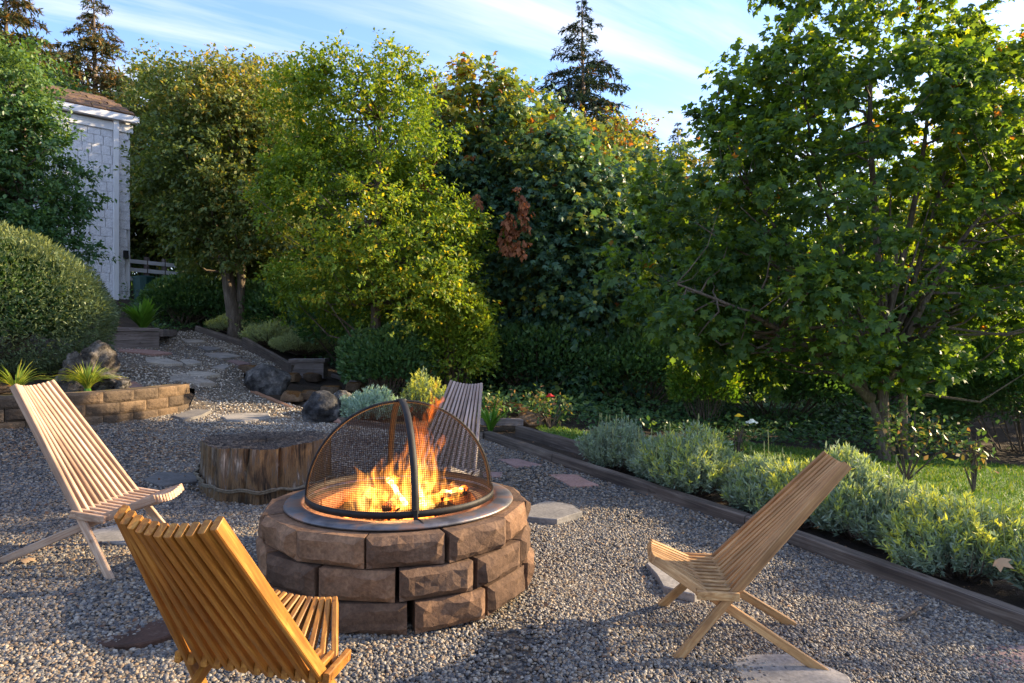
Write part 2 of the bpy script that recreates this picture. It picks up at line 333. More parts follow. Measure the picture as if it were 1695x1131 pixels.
M['l_litter'] = leaf_mat('litter', [(0, (0.087, 0.0435, 0.0261)), (.6, (0.232, 0.123, 0.0653)), (1, (0.493, 0.319, 0.174))], .15, (1.1, 1, .8), .8)
M['l_rose'] = leaf_mat('rose_leaf', [(0, (0.0725, 0.145, 0.0435)), (.6, (0.145, 0.232, 0.058)), (1, (0.319, 0.174, 0.087))], .35, (1.3, 1.2, .5), .4)
M['twig'] = plain('twig_bark', (.10, .07, .05), .9, 0, 30, .5)
M['red'] = plain('red_petal', (.55, .02, .02), .6); M['yellow'] = plain('yellow_petal', (.8, .5, .02), .6); M['whitep'] = plain('white_petal', (.75, .75, .6), .6)

# ------------------------------------------------------------------ leaves
def tmpl(kind):
    if kind == 'quad': return np.array([[0, 0, 0], [-.30, .48, .07], [0, 1, -.05], [.30, .48, .07]]), np.array([[0, 2, 1], [0, 3, 2]])
    if kind == 'blade': return np.array([[-.06, 0, 0], [.06, 0, 0], [.05, .6, .03], [0, 1, 0], [-.05, .6, .03]]), np.array([[0, 1, 2], [0, 2, 4], [4, 2, 3]])
    if kind == 'thin': return np.array([[0, 0, 0], [-.11, .5, .03], [0, 1, 0], [.11, .5, .03]]), np.array([[0, 2, 1], [0, 3, 2]])
    tips = [(-120, .40), (-58, .60), (0, .70), (58, .60), (120, .40)]; val = [(-88, .33), (-30, .37), (30, .37), (88, .33), (180, .24)]
    V = []
    for i in range(5):
        for a, r, z in ((tips[i][0], tips[i][1], -.10), (val[i][0], val[i][1], .03)):
            q = math.radians(a); V.append((r*math.sin(q), .4 + r*math.cos(q), z))
    F = [(9, 0, 1), (1, 2, 3), (3, 4, 5), (5, 6, 7), (7, 8, 9), (9, 1, 7), (1, 3, 5), (1, 5, 7)]
    return np.array(V), np.array(F)
def unit(a): return a/np.maximum(np.linalg.norm(a, axis=-1, keepdims=True), 1e-9)
def leaf_mesh(name, P, D, Nn, S, R, kind='quad'):
    T, F = tmpl(kind); D = unit(D); B = unit(np.cross(D, Nn)); Nn = np.cross(B, D); n = len(P)
    V = P[:, None] + S[:, None, None]*(T[None, :, 0:1]*B[:, None] + T[None, :, 1:2]*D[:, None] + T[None, :, 2:3]*Nn[:, None])
    FF = (F[None] + (np.arange(n)*len(T))[:, None, None]).reshape(-1, 3)
    return np_mesh(name, V.reshape(-1, 3), FF, {'r': np.repeat(np.clip(R, 0, 1), len(T))})
def snoise(p, rng, freq, k=7):
    s = 0
    for _ in range(k):
        w = rng.normal(size=3); w = w/np.linalg.norm(w)*freq*rng.uniform(.6, 1.6); s = s + np.sin(p @ w + rng.uniform(0, 6.28))
    return s/math.sqrt(k/2)
def cluster_leaves(rng, C, OUT, m, rc, size, flat=.55, droop=.35, upn=1.0, rbase=None, rjit=.28):
    n = len(C); idx = np.repeat(np.arange(n), m); tw = 5
    TD = unit(OUT[:, None]*.8 + rng.normal(size=(n, tw, 3))*.75); TL = rng.uniform(.5, 1.5, (n, tw)); ti = rng.integers(0, tw, n*m)
    t_ = rng.uniform(0, 1, n*m)**.75; tdv = TD[idx, ti]; off = tdv*(rc*2.3*TL[idx, ti]*t_)[:, None]; off[:, 2] -= rc*.5*droop*t_**2
    off += rng.normal(size=off.shape)*rc*.24*[1, 1, flat]; off[:, 2] *= .6+.4*flat
    P = C[idx] + off; D = tdv*.75 + rng.normal(size=P.shape)*.6; D[:, 2] -= droop
    Nn = rng.normal(size=P.shape)*.55 + OUT[idx]*.45; Nn[:, 2] += upn
    S = size*rng.uniform(.6, 1.25, len(P)); rb = .45 if rbase is None else rbase[idx]
    R = rb + rng.normal(size=len(P))*rjit
    return P, D, Nn, S, R
def crown(rng, cx, cy, tab, n, depth=.8, shell=.4, lump=.2, front=None, holes=-.9, freq=1.1):
    """cluster centres in a lumpy body of revolution; tab = [(z, radius, x_shift)]"""
    tab = sorted(tab); zs = np.array([t[0] for t in tab]); rs = np.array([t[1] for t in tab]); sh = np.array([t[2] if len(t) > 2 else 0 for t in tab])
    Z = np.linspace(zs[0], zs[-1], 200); w = np.interp(Z, zs, rs)**1.5 + .02
    k = int(n*1.6); z = rng.choice(Z, k, p=w/w.sum()) + rng.uniform(-.05, .05, k); a = rng.uniform(0, 2*np.pi, k)
    r0 = np.interp(z, zs, rs); u = rng.uniform(0, 1, k)**shell
    d = np.stack([np.cos(a), np.sin(a), (z - zs.mean())/max(rs.max(), .1)], 1)
    lf = 1 + lump*snoise(d*rs.max(), rng, freq*1.6)
    rr = r0*u*lf
    P = np.stack([cx + np.interp(z, zs, sh) + rr*np.cos(a), cy + rr*np.sin(a)*depth, z + .15*lump*snoise(d*2, rng, 2)], 1)
    ok = snoise(P, rng, freq*1.7) > holes
    P = P[ok][:n]; a = a[ok][:n]; u = u[ok][:n]
    O = np.stack([np.cos(a)*u, np.sin(a)*u, .35*np.ones(len(a))], 1)
    return P, unit(O)
def branches(mb, rng, trunk_pts, trunk_r, targets, r0=.03, n=5, sag=.0, lo=.25):
    tp = np.array([list(p) for p in trunk_pts])
    for t in targets:
        d = np.linalg.norm(tp - t, axis=1) + .8*np.maximum(0, tp[:, 2] - t[2] + .3); i = int(np.argmin(d + rng.uniform(0, .3, len(d)))); s = tp[i]
        mid = (s + t)/2 + rng.normal(size=3)*.08*np.linalg.norm(t - s); mid[2] += sag*np.linalg.norm(t - s) - .08*np.linalg.norm((t-s)[:2])
        r = min(r0, trunk_r[i]*.7)
        pts = [s, s*.55+mid*.45 + rng.normal(size=3)*.02, mid, mid*.45 + t*.55, t]
        mb.tube(pts, [r, r*.85, r*.65, r*.42, r*.12], n)
def smooth_path(pts, k=4):
    P = [Vector(p) for p in pts]; o = []
    for i in range(len(P)-1):
        a, b, c_, d = P[max(i-1, 0)], P[i], P[i+1], P[min(i+2, len(P)-1)]
        for j in range(k):
            t = j/k; o.append(.5*((2*b) + (c_-a)*t + (2*a-5*b+4*c_-d)*t*t + (3*b-a-3*c_+d)*t**3))
    o.append(P[-1]); return o

def crown_lobed(rng, cx, cy, tab, n, depth, rl, nl, fill=.25):
    """leaf clusters on the shells of many boughs that fill a body of revolution"""
    tab = sorted(tab); zs = np.array([t[0] for t in tab]); rs = np.array([t[1] for t in tab]); sh = np.array([t[2] if len(t) > 2 else 0 for t in tab])
    Z = np.linspace(zs[0], zs[-1], 200); RR = np.interp(Z, zs, rs); w = RR**1.6 + .03
    zl = rng.choice(Z, nl, p=w/w.sum()); a = rng.uniform(0, 2*np.pi, nl); r0 = np.interp(zl, zs, rs)
    lr = rl*rng.uniform(.55, 1.2, nl)*np.clip((r0/rs.max()), .25, 1)**.5
    zl = np.clip(zl, zs[0]+lr*.6, zs[-1]-lr*.45)
    u = rng.uniform(.25, 1, nl)**.5; rc = np.maximum(r0 - lr*.85, .02)*u*rng.uniform(.9, 1.12, nl)
    LC = np.stack([cx + np.interp(zl, zs, sh) + rc*np.cos(a), cy + rc*np.sin(a)*depth, zl], 1)
    lo = np.stack([np.cos(a)*.6, np.sin(a)*.6, np.full(nl, .35)], 1)
    wl = lr**2; k = int(n*(1-fill)); i = rng.choice(nl, k, p=wl/wl.sum())
    d = unit(rng.normal(size=(k, 3)) + lo[i]*.9); f = rng.uniform(0, 1, k)**.28
    P = LC[i] + d*(lr[i]*f)[:, None]*[1, 1, .72]
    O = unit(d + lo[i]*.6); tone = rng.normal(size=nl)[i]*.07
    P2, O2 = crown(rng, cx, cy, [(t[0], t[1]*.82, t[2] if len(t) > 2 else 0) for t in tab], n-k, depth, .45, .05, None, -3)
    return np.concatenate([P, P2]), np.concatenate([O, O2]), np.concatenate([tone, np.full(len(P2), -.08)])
def make_tree(name, label, cat, group, base, tab, ncl, m, rc, size, mat, kind='quad', seed=1, depth=.8, trunks=None, tr=.12, shell=.45, lump=.2,
              holes=-.9, nb=60, br=.03, rtop=0., rjit=.28, freq=1.1, extra=None, fan=0, bark='bark', droop=.35, flat=.55, rbase=.4, rl=None, nl=60, fill=.25):
    rng = np.random.default_rng(seed)
    root = empty(name, base, label, cat, group)
    if rl: C, O, tone = crown_lobed(rng, base[0], base[1], tab, ncl, depth, rl, nl, fill)
    else:
        C, O = crown(rng, base[0], base[1], tab, ncl, depth, shell, lump, None, holes, freq); tone = 0
    if fan:
        hole = (C[:, 1] < base[1]+.1) & (np.abs(C[:, 0]-base[0]-.35) < 1.05) & (C[:, 2] > 1.35) & (C[:, 2] < 3.5) & (rng.uniform(0, 1, len(C)) < .78)
        C = C[~hole]; O = O[~hole]; tone = tone[~hole]
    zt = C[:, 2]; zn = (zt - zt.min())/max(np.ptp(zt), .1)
    rb = rbase + rtop*np.clip((zn - .55)/.45, 0, 1) + .08*snoise(C, rng, 1.3) + tone  # yellower towards the top: autumn leaves, and sunlit tops put into the colour
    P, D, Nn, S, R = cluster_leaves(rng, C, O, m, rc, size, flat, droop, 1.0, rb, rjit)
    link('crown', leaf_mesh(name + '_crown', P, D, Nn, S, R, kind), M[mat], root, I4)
    mb = MB(); allp = []; allr = []
    zmax = C[:, 2].max()
    if trunks is None: trunks = [[(base[0], base[1], base[2]-.15), (base[0]+.05, base[1], (base[2]+zmax)/2), (base[0]+.1, base[1], zmax-.4)]]
    for i, tp in enumerate(trunks):
        sp_ = smooth_path(tp, 5); k = len(sp_); rr = [tr*(1 - .82*(j/(k-1))**.8)*(1 if i == 0 else .62) for j in range(k)]
        rr[0] *= 1.35
        mb.tube(sp_, rr, 10); allp += sp_[2:]; allr += rr[2:]
    for k in range(fan):
        f_ = k/(fan-1)*2-1; s0 = Vector((base[0]+.05*f_, base[1]-.05, base[2]+rng.uniform(1.0, 1.9))); hh = rng.uniform(3.0, 4.6)*(1-.35*abs(f_))
        e0_ = Vector((base[0]+f_*2.6+rng.normal()*.2, base[1]+rng.uniform(-.9, .4), base[2]+hh)); m0 = s0.lerp(e0_, .45)+Vector((-.25*f_, -.1, .25)); r_ = rng.uniform(.012, .028)
        mb.tube(smooth_path([s0, m0, s0.lerp(e0_, .75)+Vector((0, 0, .12)), e0_], 5), [r_*(1-.8*i/15) for i in range(16)], 6)
    tg = C[rng.choice(len(C), min(nb, len(C)), replace=False)]
    branches(mb, rng, allp, allr, tg, br, 5)
    mb.build('trunk', M[bark], root, True)
    return root

def conifer(name, label, group, base, top, R, mat, seed, nw=22, bare=.15, dens=26):
    rng = np.random.default_rng(seed); root = empty(name, base, label, 'tree', group); mb = MB()
    mb.tube([(base[0], base[1], base[2]), (base[0]+.1, base[1], (base[2]+top)/2), (base[0], base[1], top)], [R*.07, R*.045, .015], 8)
    P = []; D = []; Nn = []; S = []; Rr = []
    H = top - base[2]
    for w in range(nw):
        f = w/(nw-1); z = base[2] + H*(bare + (1-bare)*f**.92); rad = R*(1-f)**.8*rng.uniform(.75, 1.15) + .08
        for b in range(int(5 + 3*(1-f))):
            a = rng.uniform(0, 6.283); ln = rad*rng.uniform(.65, 1.15); pts = []
            up = .25 + .3*f
            for j in range(6):
                t = j/5; pts.append((base[0]+math.cos(a)*ln*t, base[1]+math.sin(a)*ln*t, z + ln*(up*t - .55*t*t) + ln*.08*t**3))
            mb.tube(pts, [.05*ln*.35+.008, .03*ln*.3+.006, .02*ln*.3+.005, .01, .006, .003], 4)
            A = np.array(pts); kk = int(dens*ln/R*2.6) + 6
            t = rng.uniform(.12, 1, kk)**.8; seg = np.clip(t*5, 0, 4.999); i0 = seg.astype(int); fr = (seg-i0)[:, None]
            q = A[i0]*(1-fr) + A[i0+1]*fr; dr = A[np.minimum(i0+1, 5)] - A[i0]; side = np.cross(dr, [0, 0, 1]); side = unit(side)*rng.choice([-1, 1], kk)[:, None]
            d = unit(dr)*.6 + side*rng.uniform(.4, 1.2, kk)[:, None]; d[:, 2] -= rng.uniform(.1, .6, kk)
            P.append(q); D.append(d); nn = rng.normal(size=q.shape)*.35; nn[:, 2] += 1; Nn.append(nn)
            S.append((.16+.24*ln*(1-t*.6))*rng.uniform(.6, 1.2, kk)*min(1, R/2.2)); Rr.append(np.full(kk, .45) + rng.normal(size=kk)*.3)
    P = np.concatenate(P); D = np.concatenate(D); Nn = np.concatenate(Nn); S = np.concatenate(S); Rr = np.concatenate(Rr)
    # each spray: a main and side sprigs
    P2 = [P]; D2 = [D]; N2 = [Nn]; S2 = [S]; R2 = [Rr]
    for k in range(4):
        f = rng.uniform(.2, .8, len(P))[:, None]; P2.append(P + unit(D)*S[:, None]*f); D2.append(unit(D) + rng.normal(size=D.shape)*.6); N2.append(Nn); S2.append(S*.6); R2.append(Rr)
    link('crown', leaf_mesh(name+'_crown', np.concatenate(P2), np.concatenate(D2), np.concatenate(N2), np.concatenate(S2), np.concatenate(R2), 'thin'), M[mat], root, I4)
    mb.build('trunk', M['bark'], root, True)
    return root

# ------------------------------------------------------------------ ground sheets
def sheet(name, poly, off, mat, step=.25, kind='structure'):
    pts = []; 
    for i in range(len(poly)):
        a = Vector(poly[i][:2]); b = Vector(poly[(i+1) % len(poly)][:2]); k = max(1, int((b-a).length/step))
        pts += [a.lerp(b, j/k) for j in range(k)]
    nb = len(pts); edges = [(i, (i+1) % nb) for i in range(nb)]
    xs = [p.x for p in pts]; ys = [p.y for p in pts]; P = np.array([[p.x, p.y] for p in pts])
    gx, gy = np.meshgrid(np.arange(min(xs), max(xs), step), np.arange(min(ys), max(ys), step)); q = np.stack([gx.ravel(), gy.ravel()], 1)
    q = q[inside(q, P)]
    allp = pts + [Vector(v) for v in q.tolist()]
    r = delaunay_2d_cdt(allp, edges, [], 1, 1e-5)
    V = [(v.x, v.y, tz(v.x, v.y)+off) for v in r[0]]
    me = bpy.data.meshes.new(name); me.from_pydata(V, [], [f if True else f for f in r[2]]); me.update()
    me.polygons.foreach_set('use_smooth', [True]*len(me.polygons))
    o = link(name, me, mat); tag(o, kind=kind); return o
def inside(q, P):
    x, y = q[:, 0], q[:, 1]; c_ = np.zeros(len(q), bool); j = len(P)-1
    for i in range(len(P)):
        cond = ((P[i, 1] > y) != (P[j, 1] > y)); xi = (P[j, 0]-P[i, 0])*(y-P[i, 1])/(P[j, 1]-P[i, 1]+1e-12)+P[i, 0]
        c_ ^= cond & (x < xi); j = i
    return c_
# big terrain sheet
xs = np.concatenate([np.linspace(-400, -24, 12)[:-1], np.arange(-24, 14, .35), np.linspace(14, 400, 12)])
ys = np.concatenate([np.linspace(-300, -6, 8)[:-1], np.arange(-6, 28, .35), np.linspace(28, 600, 14)])
gx, gy = np.meshgrid(xs, ys); gz = terrain(gx, gy) - .006
V = np.stack([gx.ravel(), gy.ravel(), gz.ravel()], 1); nx = len(xs)
F = np.array([[j*nx+i, j*nx+i+1, (j+1)*nx+i+1, (j+1)*nx+i] for j in range(len(ys)-1) for i in range(nx-1)])
tag(link('ground', np_mesh('ground', V, F, smooth=True), M['soil']), kind='structure')

EDGE = [(800, 728), (1000, 798), (1307, 901), (1695, 1050)]
edgeW = [G(*p) for p in EDGE]
dirE = (edgeW[3]-edgeW[2]).normalized(); edgeW.append(edgeW[3] + dirE*1.6); edgeW[4].z = tz(edgeW[4].x, edgeW[4].y)
poly = [G(560, 699), G(700, 716)] + edgeW + [Vector((5.2, .6, 0)), Vector((5.2, -3, 0)), Vector((-9, -3, 0)), Vector((-9, 6.6, 0))]
poly += [Vector((p[0]-.02, p[1]+.09, 0)) for p in WALLPTS[1:]] + [G(322, 645), G(300, 641), G(250, 650), G(205, 652), G(165, 612), G(150, 577), G(262, 577), G(258, 556), G(300, 549), G(325, 549), G(400, 574), G(464, 601), G(481, 624), G(440, 618), G(402, 612), G(405, 640), G(425, 652), G(500, 676), G(505, 700)]
GPOLY = np.array([[p.x, p.y] for p in poly])
sheet('gravel_ground', [tuple(p[:2]) for p in poly], 0.004, M['gravel'], .2)
_g = bpy.data.objects['ground'].data; _v = np.zeros(len(_g.vertices)*3, np.float32); _g.vertices.foreach_get('co', _v); _v = _v.reshape(-1, 3)
_v[inside(_v[:, :2], GPOLY), 2] -= .10; _g.vertices.foreach_set('co', _v.ravel()); _g.update()

# pebbles: points with instances made inside one geometry-node object
rng = np.random.default_rng(5)
def scatter(n, y0, y1, margin=.25):
    y = np.sqrt(rng.uniform(y0*y0, y1*y1, n)); u = rng.uniform(-.77, .77, n); x = u*y + np.sign(u)*rng.uniform(0, margin, n)
    return np.stack([x, y], 1)
pts = np.concatenate([scatter(215000, 1.9, 5.0), scatter(125000, 5.0, 8.5), scatter(80000, 8.5, 15.0)])
pts = pts[inside(pts, GPOLY)]
PIT = Vector((-.64, 3.73)); STUMP = Vector((-1.95, 5.27))
for c0, r0 in ((PIT, .6), (STUMP, .42)): pts = pts[np.hypot(pts[:, 0]-c0.x, pts[:, 1]-c0.y) > r0]
n = len(pts); sc_ = (.0050 + .0056*rng.uniform(0, 1, n)**2)*np.where(pts[:, 1] > 5, 1.25, 1)*np.where(pts[:, 1] > 8.5, 1.3, 1)
z = terrain(pts[:, 0], pts[:, 1]) + .004 + sc_*rng.uniform(.1, .75, n) + .008*snoise(np.c_[pts, np.zeros(n)], rng, 5.)*.5
me = bpy.data.meshes.new('gravel'); me.vertices.add(n); me.vertices.foreach_set('co', np.c_[pts, z].astype(np.float32).ravel())
tone = .5 + .12*snoise(np.c_[pts, np.zeros(n)], rng, 1.2)*.6
pcv = np.clip(rng.uniform(0, 1, n)**1.15*.88 + (tone-.5) + .03 + .30*np.clip((pts[:, 1]-7.5)/1.5, 0, 1), 0, 1)  # paler path gravel, its colour lifted further to offset the tree shade
keepp = rng.uniform(0, 1, n) > .42*np.clip(snoise(np.c_[pts, np.zeros(n)], rng, 1.6)-.55, 0, 1)
sc_ = np.where(keepp, sc_, sc_*.45)
for nme, arr in (('pc', pcv), ('ps', sc_)):
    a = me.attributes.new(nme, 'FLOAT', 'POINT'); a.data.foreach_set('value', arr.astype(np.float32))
a = me.attributes.new('pr', 'FLOAT_VECTOR', 'POINT'); a.data.foreach_set('vector', rng.uniform(-3.14, 3.14, (n, 3)).astype(np.float32).ravel()*np.float32(1))
a = me.attributes.new('pi', 'INT', 'POINT'); a.data.foreach_set('value', rng.integers(0, 5, n).astype(np.int32))
peb = link('gravel_pebbles', me); tag(peb, 'loose grey, blue and tan pebbles covering the yard and the path', kind='stuff')
ng = bpy.data.node_groups.new('pebble_scatter', 'GeometryNodeTree')
ng.interface.new_socket('Geometry', in_out='INPUT', socket_type='NodeSocketGeometry'); ng.interface.new_socket('Geometry', in_out='OUTPUT', socket_type='NodeSocketGeometry')
gi = ng.nodes.new('NodeGroupInput'); go = ng.nodes.new('NodeGroupOutput')
g2i = ng.nodes.new('GeometryNodeGeometryToInstance')
for k in range(5):
    ico = ng.nodes.new('GeometryNodeMeshIcoSphere'); ico.inputs['Subdivisions'].default_value = 2; ico.inputs['Radius'].default_value = 1
    sp_ = ng.nodes.new('GeometryNodeSetPosition'); ntx = ng.nodes.new('ShaderNodeTexNoise'); ntx.inputs['Scale'].default_value = .9; ntx.noise_dimensions = '4D'; ntx.inputs['W'].default_value = k*7.3; ntx.inputs['Detail'].default_value = 1
    sb = ng.nodes.new('ShaderNodeVectorMath'); sb.operation = 'SUBTRACT'; sb.inputs[1].default_value = (.5, .5, .5); L(ng, ntx.outputs['Color'], sb.inputs[0])
    ml = ng.nodes.new('ShaderNodeVectorMath'); ml.operation = 'SCALE'; ml.inputs['Scale'].default_value = 1.5; L(ng, sb.outputs[0], ml.inputs[0])
    L(ng, ico.outputs[0], sp_.inputs[0]); L(ng, ml.outputs[0], sp_.inputs['Offset'])
    tr_ = ng.nodes.new('GeometryNodeTransform'); tr_.inputs['Scale'].default_value = [(1.2, .9, .6), (1, 1, .7), (1.35, .8, .7), (1, .85, .85), (1.1, 1, .5)][k]
    L(ng, sp_.outputs[0], tr_.inputs[0])
    sm = ng.nodes.new('GeometryNodeSetMaterial'); sm.inputs['Material'].default_value = M['pebble']; L(ng, tr_.outputs[0], sm.inputs[0])
    ss = ng.nodes.new('GeometryNodeSetShadeSmooth'); L(ng, sm.outputs[0], ss.inputs[0]); L(ng, ss.outputs[0], g2i.inputs[0])
iop = ng.nodes.new('GeometryNodeInstanceOnPoints'); iop.inputs['Pick Instance'].default_value = True
def named(nme, typ):
    q = ng.nodes.new('GeometryNodeInputNamedAttribute'); q.data_type = typ; q.inputs['Name'].default_value = nme; return q.outputs[0]
L(ng, gi.outputs[0], iop.inputs['Points']); L(ng, g2i.outputs[0], iop.inputs['Instance']); L(ng, named('pi', 'INT'), iop.inputs['Instance Index'])
e2r = ng.nodes.new('FunctionNodeEulerToRotation'); vsc = ng.nodes.new('ShaderNodeVectorMath'); vsc.operation = 'MULTIPLY'; vsc.inputs[1].default_value = (.12, .12, 1); L(ng, named('pr', 'FLOAT_VECTOR'), vsc.inputs[0]); L(ng, vsc.outputs[0], e2r.inputs[0])
L(ng, e2r.outputs[0], iop.inputs['Rotation']); L(ng, named('ps', 'FLOAT'), iop.inputs['Scale']); L(ng, iop.outputs[0], go.inputs[0])
md = peb.modifiers.new('scatter', 'NODES'); md.node_group = ng

# lawn
LAWN = [G(905, 722), G(985, 745), G(1100, 770), G(1300, 800), G(1500, 850), G(1695, 905), Vector((4.6, 3.4, 0)), Vector((13, 3.4, 0)), Vector((14, 9.6, 0)), G(1695, 776), G(1560, 762), G(1400, 752), G(1230, 736), G(1100, 728), G(1000, 722), G(940, 712), G(880, 706)]
sheet('lawn', [tuple(p[:2]) for p in LAWN], 0.012, M['lawn'], .3)
LP = np.array([[p.x, p.y] for p in LAWN])
q = np.stack([rng.uniform(-.5, 10.5, 150000), rng.uniform(3.4, 12, 150000)], 1); q = q[inside(q, LP)]; q = q[np.abs(q[:, 0]/q[:, 1]) < .85][:70000]; n = len(q)
P = np.c_[q, terrain(q[:, 0], q[:, 1]) + .008]; D = rng.normal(size=(n, 3))*.4; D[:, 2] = 1
tag(link('lawn_grass', leaf_mesh('lawn_grass', P, D, rng.normal(size=(n, 3)), rng.uniform(.025, .06, n), rng.uniform(0, 1, n), 'thin'), M['l_grass']), 'short mown green lawn grass beyond the lavender bed', kind='stuff')

# ------------------------------------------------------------------ house, fence, bin
wd = Vector((.73, .683, 0)).normalized(); wn = Vector((.683, -.73, 0)).normalized()
HC = Vector((-9.68, 16.85, 0)); hz0 = tz(HC.x, HC.y) - .2; ztop = 7.0
house = empty('shingled_house', (HC.x, HC.y, hz0), 'white shingled house corner with mossy brown roof behind the dark tree', 'house')
def wall_R(): return Matrix((wd, -wn, Vector((0, 0, 1)))).transposed()
WR = wall_R()
mb = MB(); mb.box(HC - wd*3.0 - wn*2.0 + Vector((0, 0, (hz0+ztop)/2)), (6.0, 3.94, ztop-hz0), WR); mb.build('wall', M['white'], house)
mshr = []
rr = random.Random(3)
for k in range(6):
    b_ = MB(); w_ = [.20, .26, .31, .36, .28, .23][k]
    b_.add([(0, 0, 0), (w_-.012, 0, 0), (w_-.012, .010, .232), (0, .010, .232), (0, .026, 0), (w_-.012, .026, 0), (w_-.012, .016, .232), (0, .016, .232)],
           [(0, 1, 2, 3), (4, 7, 6, 5), (0, 4, 5, 1), (3, 2, 6, 7), (0, 3, 7, 4), (1, 5, 6, 2)])
    mshr.append((b_.mesh('shingle'), w_))
rows = int((ztop-.35-1.9)/.225)
nsh = 0
for r_ in range(rows):
    s_ = .0 + rr.uniform(0, .12)
    while s_ < 2.5:
        me_, w_ = rr.choice(mshr); pos = HC - wd*(s_+w_) + wn*(-.028+.03) + Vector((0, 0, 1.9 + r_*.225 + rr.uniform(-.008, .008)))
        # local +y is outward
        mw = Matrix.Translation(pos) @ Matrix((wd, wn, Vector((0, 0, 1)))).transposed().to_4x4()
        if nsh < 290: link('shingle', me_, M['shingle'], house, mw); nsh += 1
        s_ += w_
mb = MB(); mb.box(HC - wd*.34 + wn*.11 + Vector((0, 0, (ztop+hz0)/2)), (.11, .09, ztop-hz0-.3), WR); mb.build('downspout', M['white'], house)
mb = MB(); mb.box(HC - wd*3.0 + wn*.16 + Vector((0, 0, ztop-.10)), (6.3, .16, .16), WR); mb.build('gutter', M['white'], house)
mb = MB(); mb.box(HC - wd*3.0 + wn*.045 + Vector((0, 0, ztop-.32)), (6.1, .04, .2), WR); mb.build('fascia', M['white'], house)
mb = MB(); mb.box(HC - wd*.12 + wn*.09 + Vector((0, 0, 3.5)), (.1, .12, .2), WR); mb.build('wall_lamp', M['iron'], house)
e0 = HC + wd*.1 + wn*.2 + Vector((0, 0, ztop)); t0 = HC - wd*.35 - wn*1.0 + Vector((0, 0, 7.68)); e1 = e0 - wd*6.4; t1 = t0 - wd*6.2
mb = MB(); dn = Vector((0, 0, -.08)); back0 = HC + wd*.1 - wn*4.2 + Vector((0, 0, ztop)); back1 = back0 - wd*6.4
mb.add([e0, t0, t1, e1, e0+dn, back0, back1, e1+dn, back0+dn, back1+dn], [(0, 1, 2, 3), (0, 3, 7, 4), (0, 5, 1), (1, 5, 6, 2), (3, 2, 6), (4, 7, 9, 8), (0, 4, 8, 5), (3, 6, 9, 7), (5, 8, 9, 6)])
roof = mb.build('roof', M['roofmoss'], house)
rshm = MB(); rshm.box((0, 0, 0), (.30, .26, .02)); rshm = rshm.mesh('roof_shingle')
sl = (t0-e0); sl = (Vector(((t0-e0).x, (t0-e0).y, (t0-e0).z))); sld = (-wn*1.2 + Vector((0, 0, .68))).normalized(); rnrm = wd.cross(sld).normalized()
if rnrm.z < 0: rnrm = -rnrm
for i in range(5):
    for j in range(9):
        p = e0 - wd*(.18+.31*j+.10*i + rr.uniform(-.02, .02)) + sld*(.14+.26*i) + rnrm*.022
        link('roof_shingle', rshm, M['roofmoss'], roof, Matrix.Translation(p) @ Matrix((wd, sld, rnrm)).transposed().to_4x4() @ Matrix.Rotation(rr.uniform(-.04, .1), 4, 'X'))
f0 = at(212, 478, 17.2); f0.z = tz(f0.x, f0.y); f1 = at(300, 478, 18.5); f1.z = tz(f1.x, f1.y)
fen = empty('rail_fence', f0, 'pale wooden rail fence between the house corner and the ivy', 'fence')
for k in range(4):
    p = f0.lerp(f1, k/3); mb = MB(); mb.box((p.x, p.y, 2.6), (.1, .1, 1.9)); mb.build('post', M['plank'], fen)
ang = math.atan2(f1.y-f0.y, f1.x-f0.x)
for h in (3.40, 3.18, 2.95):
    mb = MB(); c_ = (f0+f1)/2; mb.box((c_.x, c_.y-.07, h), ((f1-f0).length+.3, .04, .10), Matrix.Rotation(ang, 3, 'Z')); mb.build('rail', M['white'], fen)
bp = at(240, 475, 16.6); bz = bp.z - .25
bn = empty('garbage_bin', (bp.x, bp.y, bz), 'dark green lidded bin beside the house below the fence', 'bin')
mb = MB(); mb.tube([(bp.x, bp.y, bz-.3), (bp.x, bp.y, bz+.45)], [.22, .27], 12); mb.build('body', M['green_plastic'], bn)
mb = MB(); mb.tube([(bp.x, bp.y, bz+.452), (bp.x, bp.y, bz+.49), (bp.x, bp.y, bz+.52)], [.29, .29, .2], 12); mb.build('lid', M['green_plastic'], bn)

# ------------------------------------------------------------------ trees
def tb(px, Y): x = (px-CX)/FPX*Y; return (x, Y, tz(x, Y))
def tabpx(rows, Y, pxc):
    """rows: (py, left px, right px) -> crown table at distance Y round pxc"""
    o = []
    for py, l, r in rows:
        o.append((CAMZ+(CYH-py)/FPX*Y, (r-l)/2/FPX*Y, ((r+l)/2-pxc)/FPX*Y))
    return o
# right maple
mbase = tb(1462, 8.6)
mt = [[(mbase[0], 8.6, mbase[2]-.1), at(1462, 690, 8.6), at(1458, 560, 8.65), at(1450, 380, 8.7), at(1440, 200, 8.7), at(1445, 40, 8.7)],
      [tb(1497, 8.75), at(1496, 620, 8.75), at(1510, 480, 8.8), at(1560, 300, 8.9), at(1590, 160, 8.9)],
      [at(1462, 715, 8.6), at(1430, 640, 8.55), at(1385, 520, 8.5), at(1300, 400, 8.4), at(1230, 300, 8.3)],
      [at(1458, 600, 8.62), at(1400, 440, 8.5), at(1355, 300, 8.4), at(1330, 150, 8.4)],
      [at(1460, 560, 8.65), at(1500, 400, 8.6), at(1530, 240, 8.5), at(1540, 110, 8.5)],
      [at(1462, 640, 8.6), at(1510, 540, 8.3), at(1590, 400, 8.0), at(1680, 300, 7.9)],
      [at(1440, 660, 8.58), at(1360, 590, 8.2), at(1240, 520, 7.8), at(1120, 470, 7.6)]]
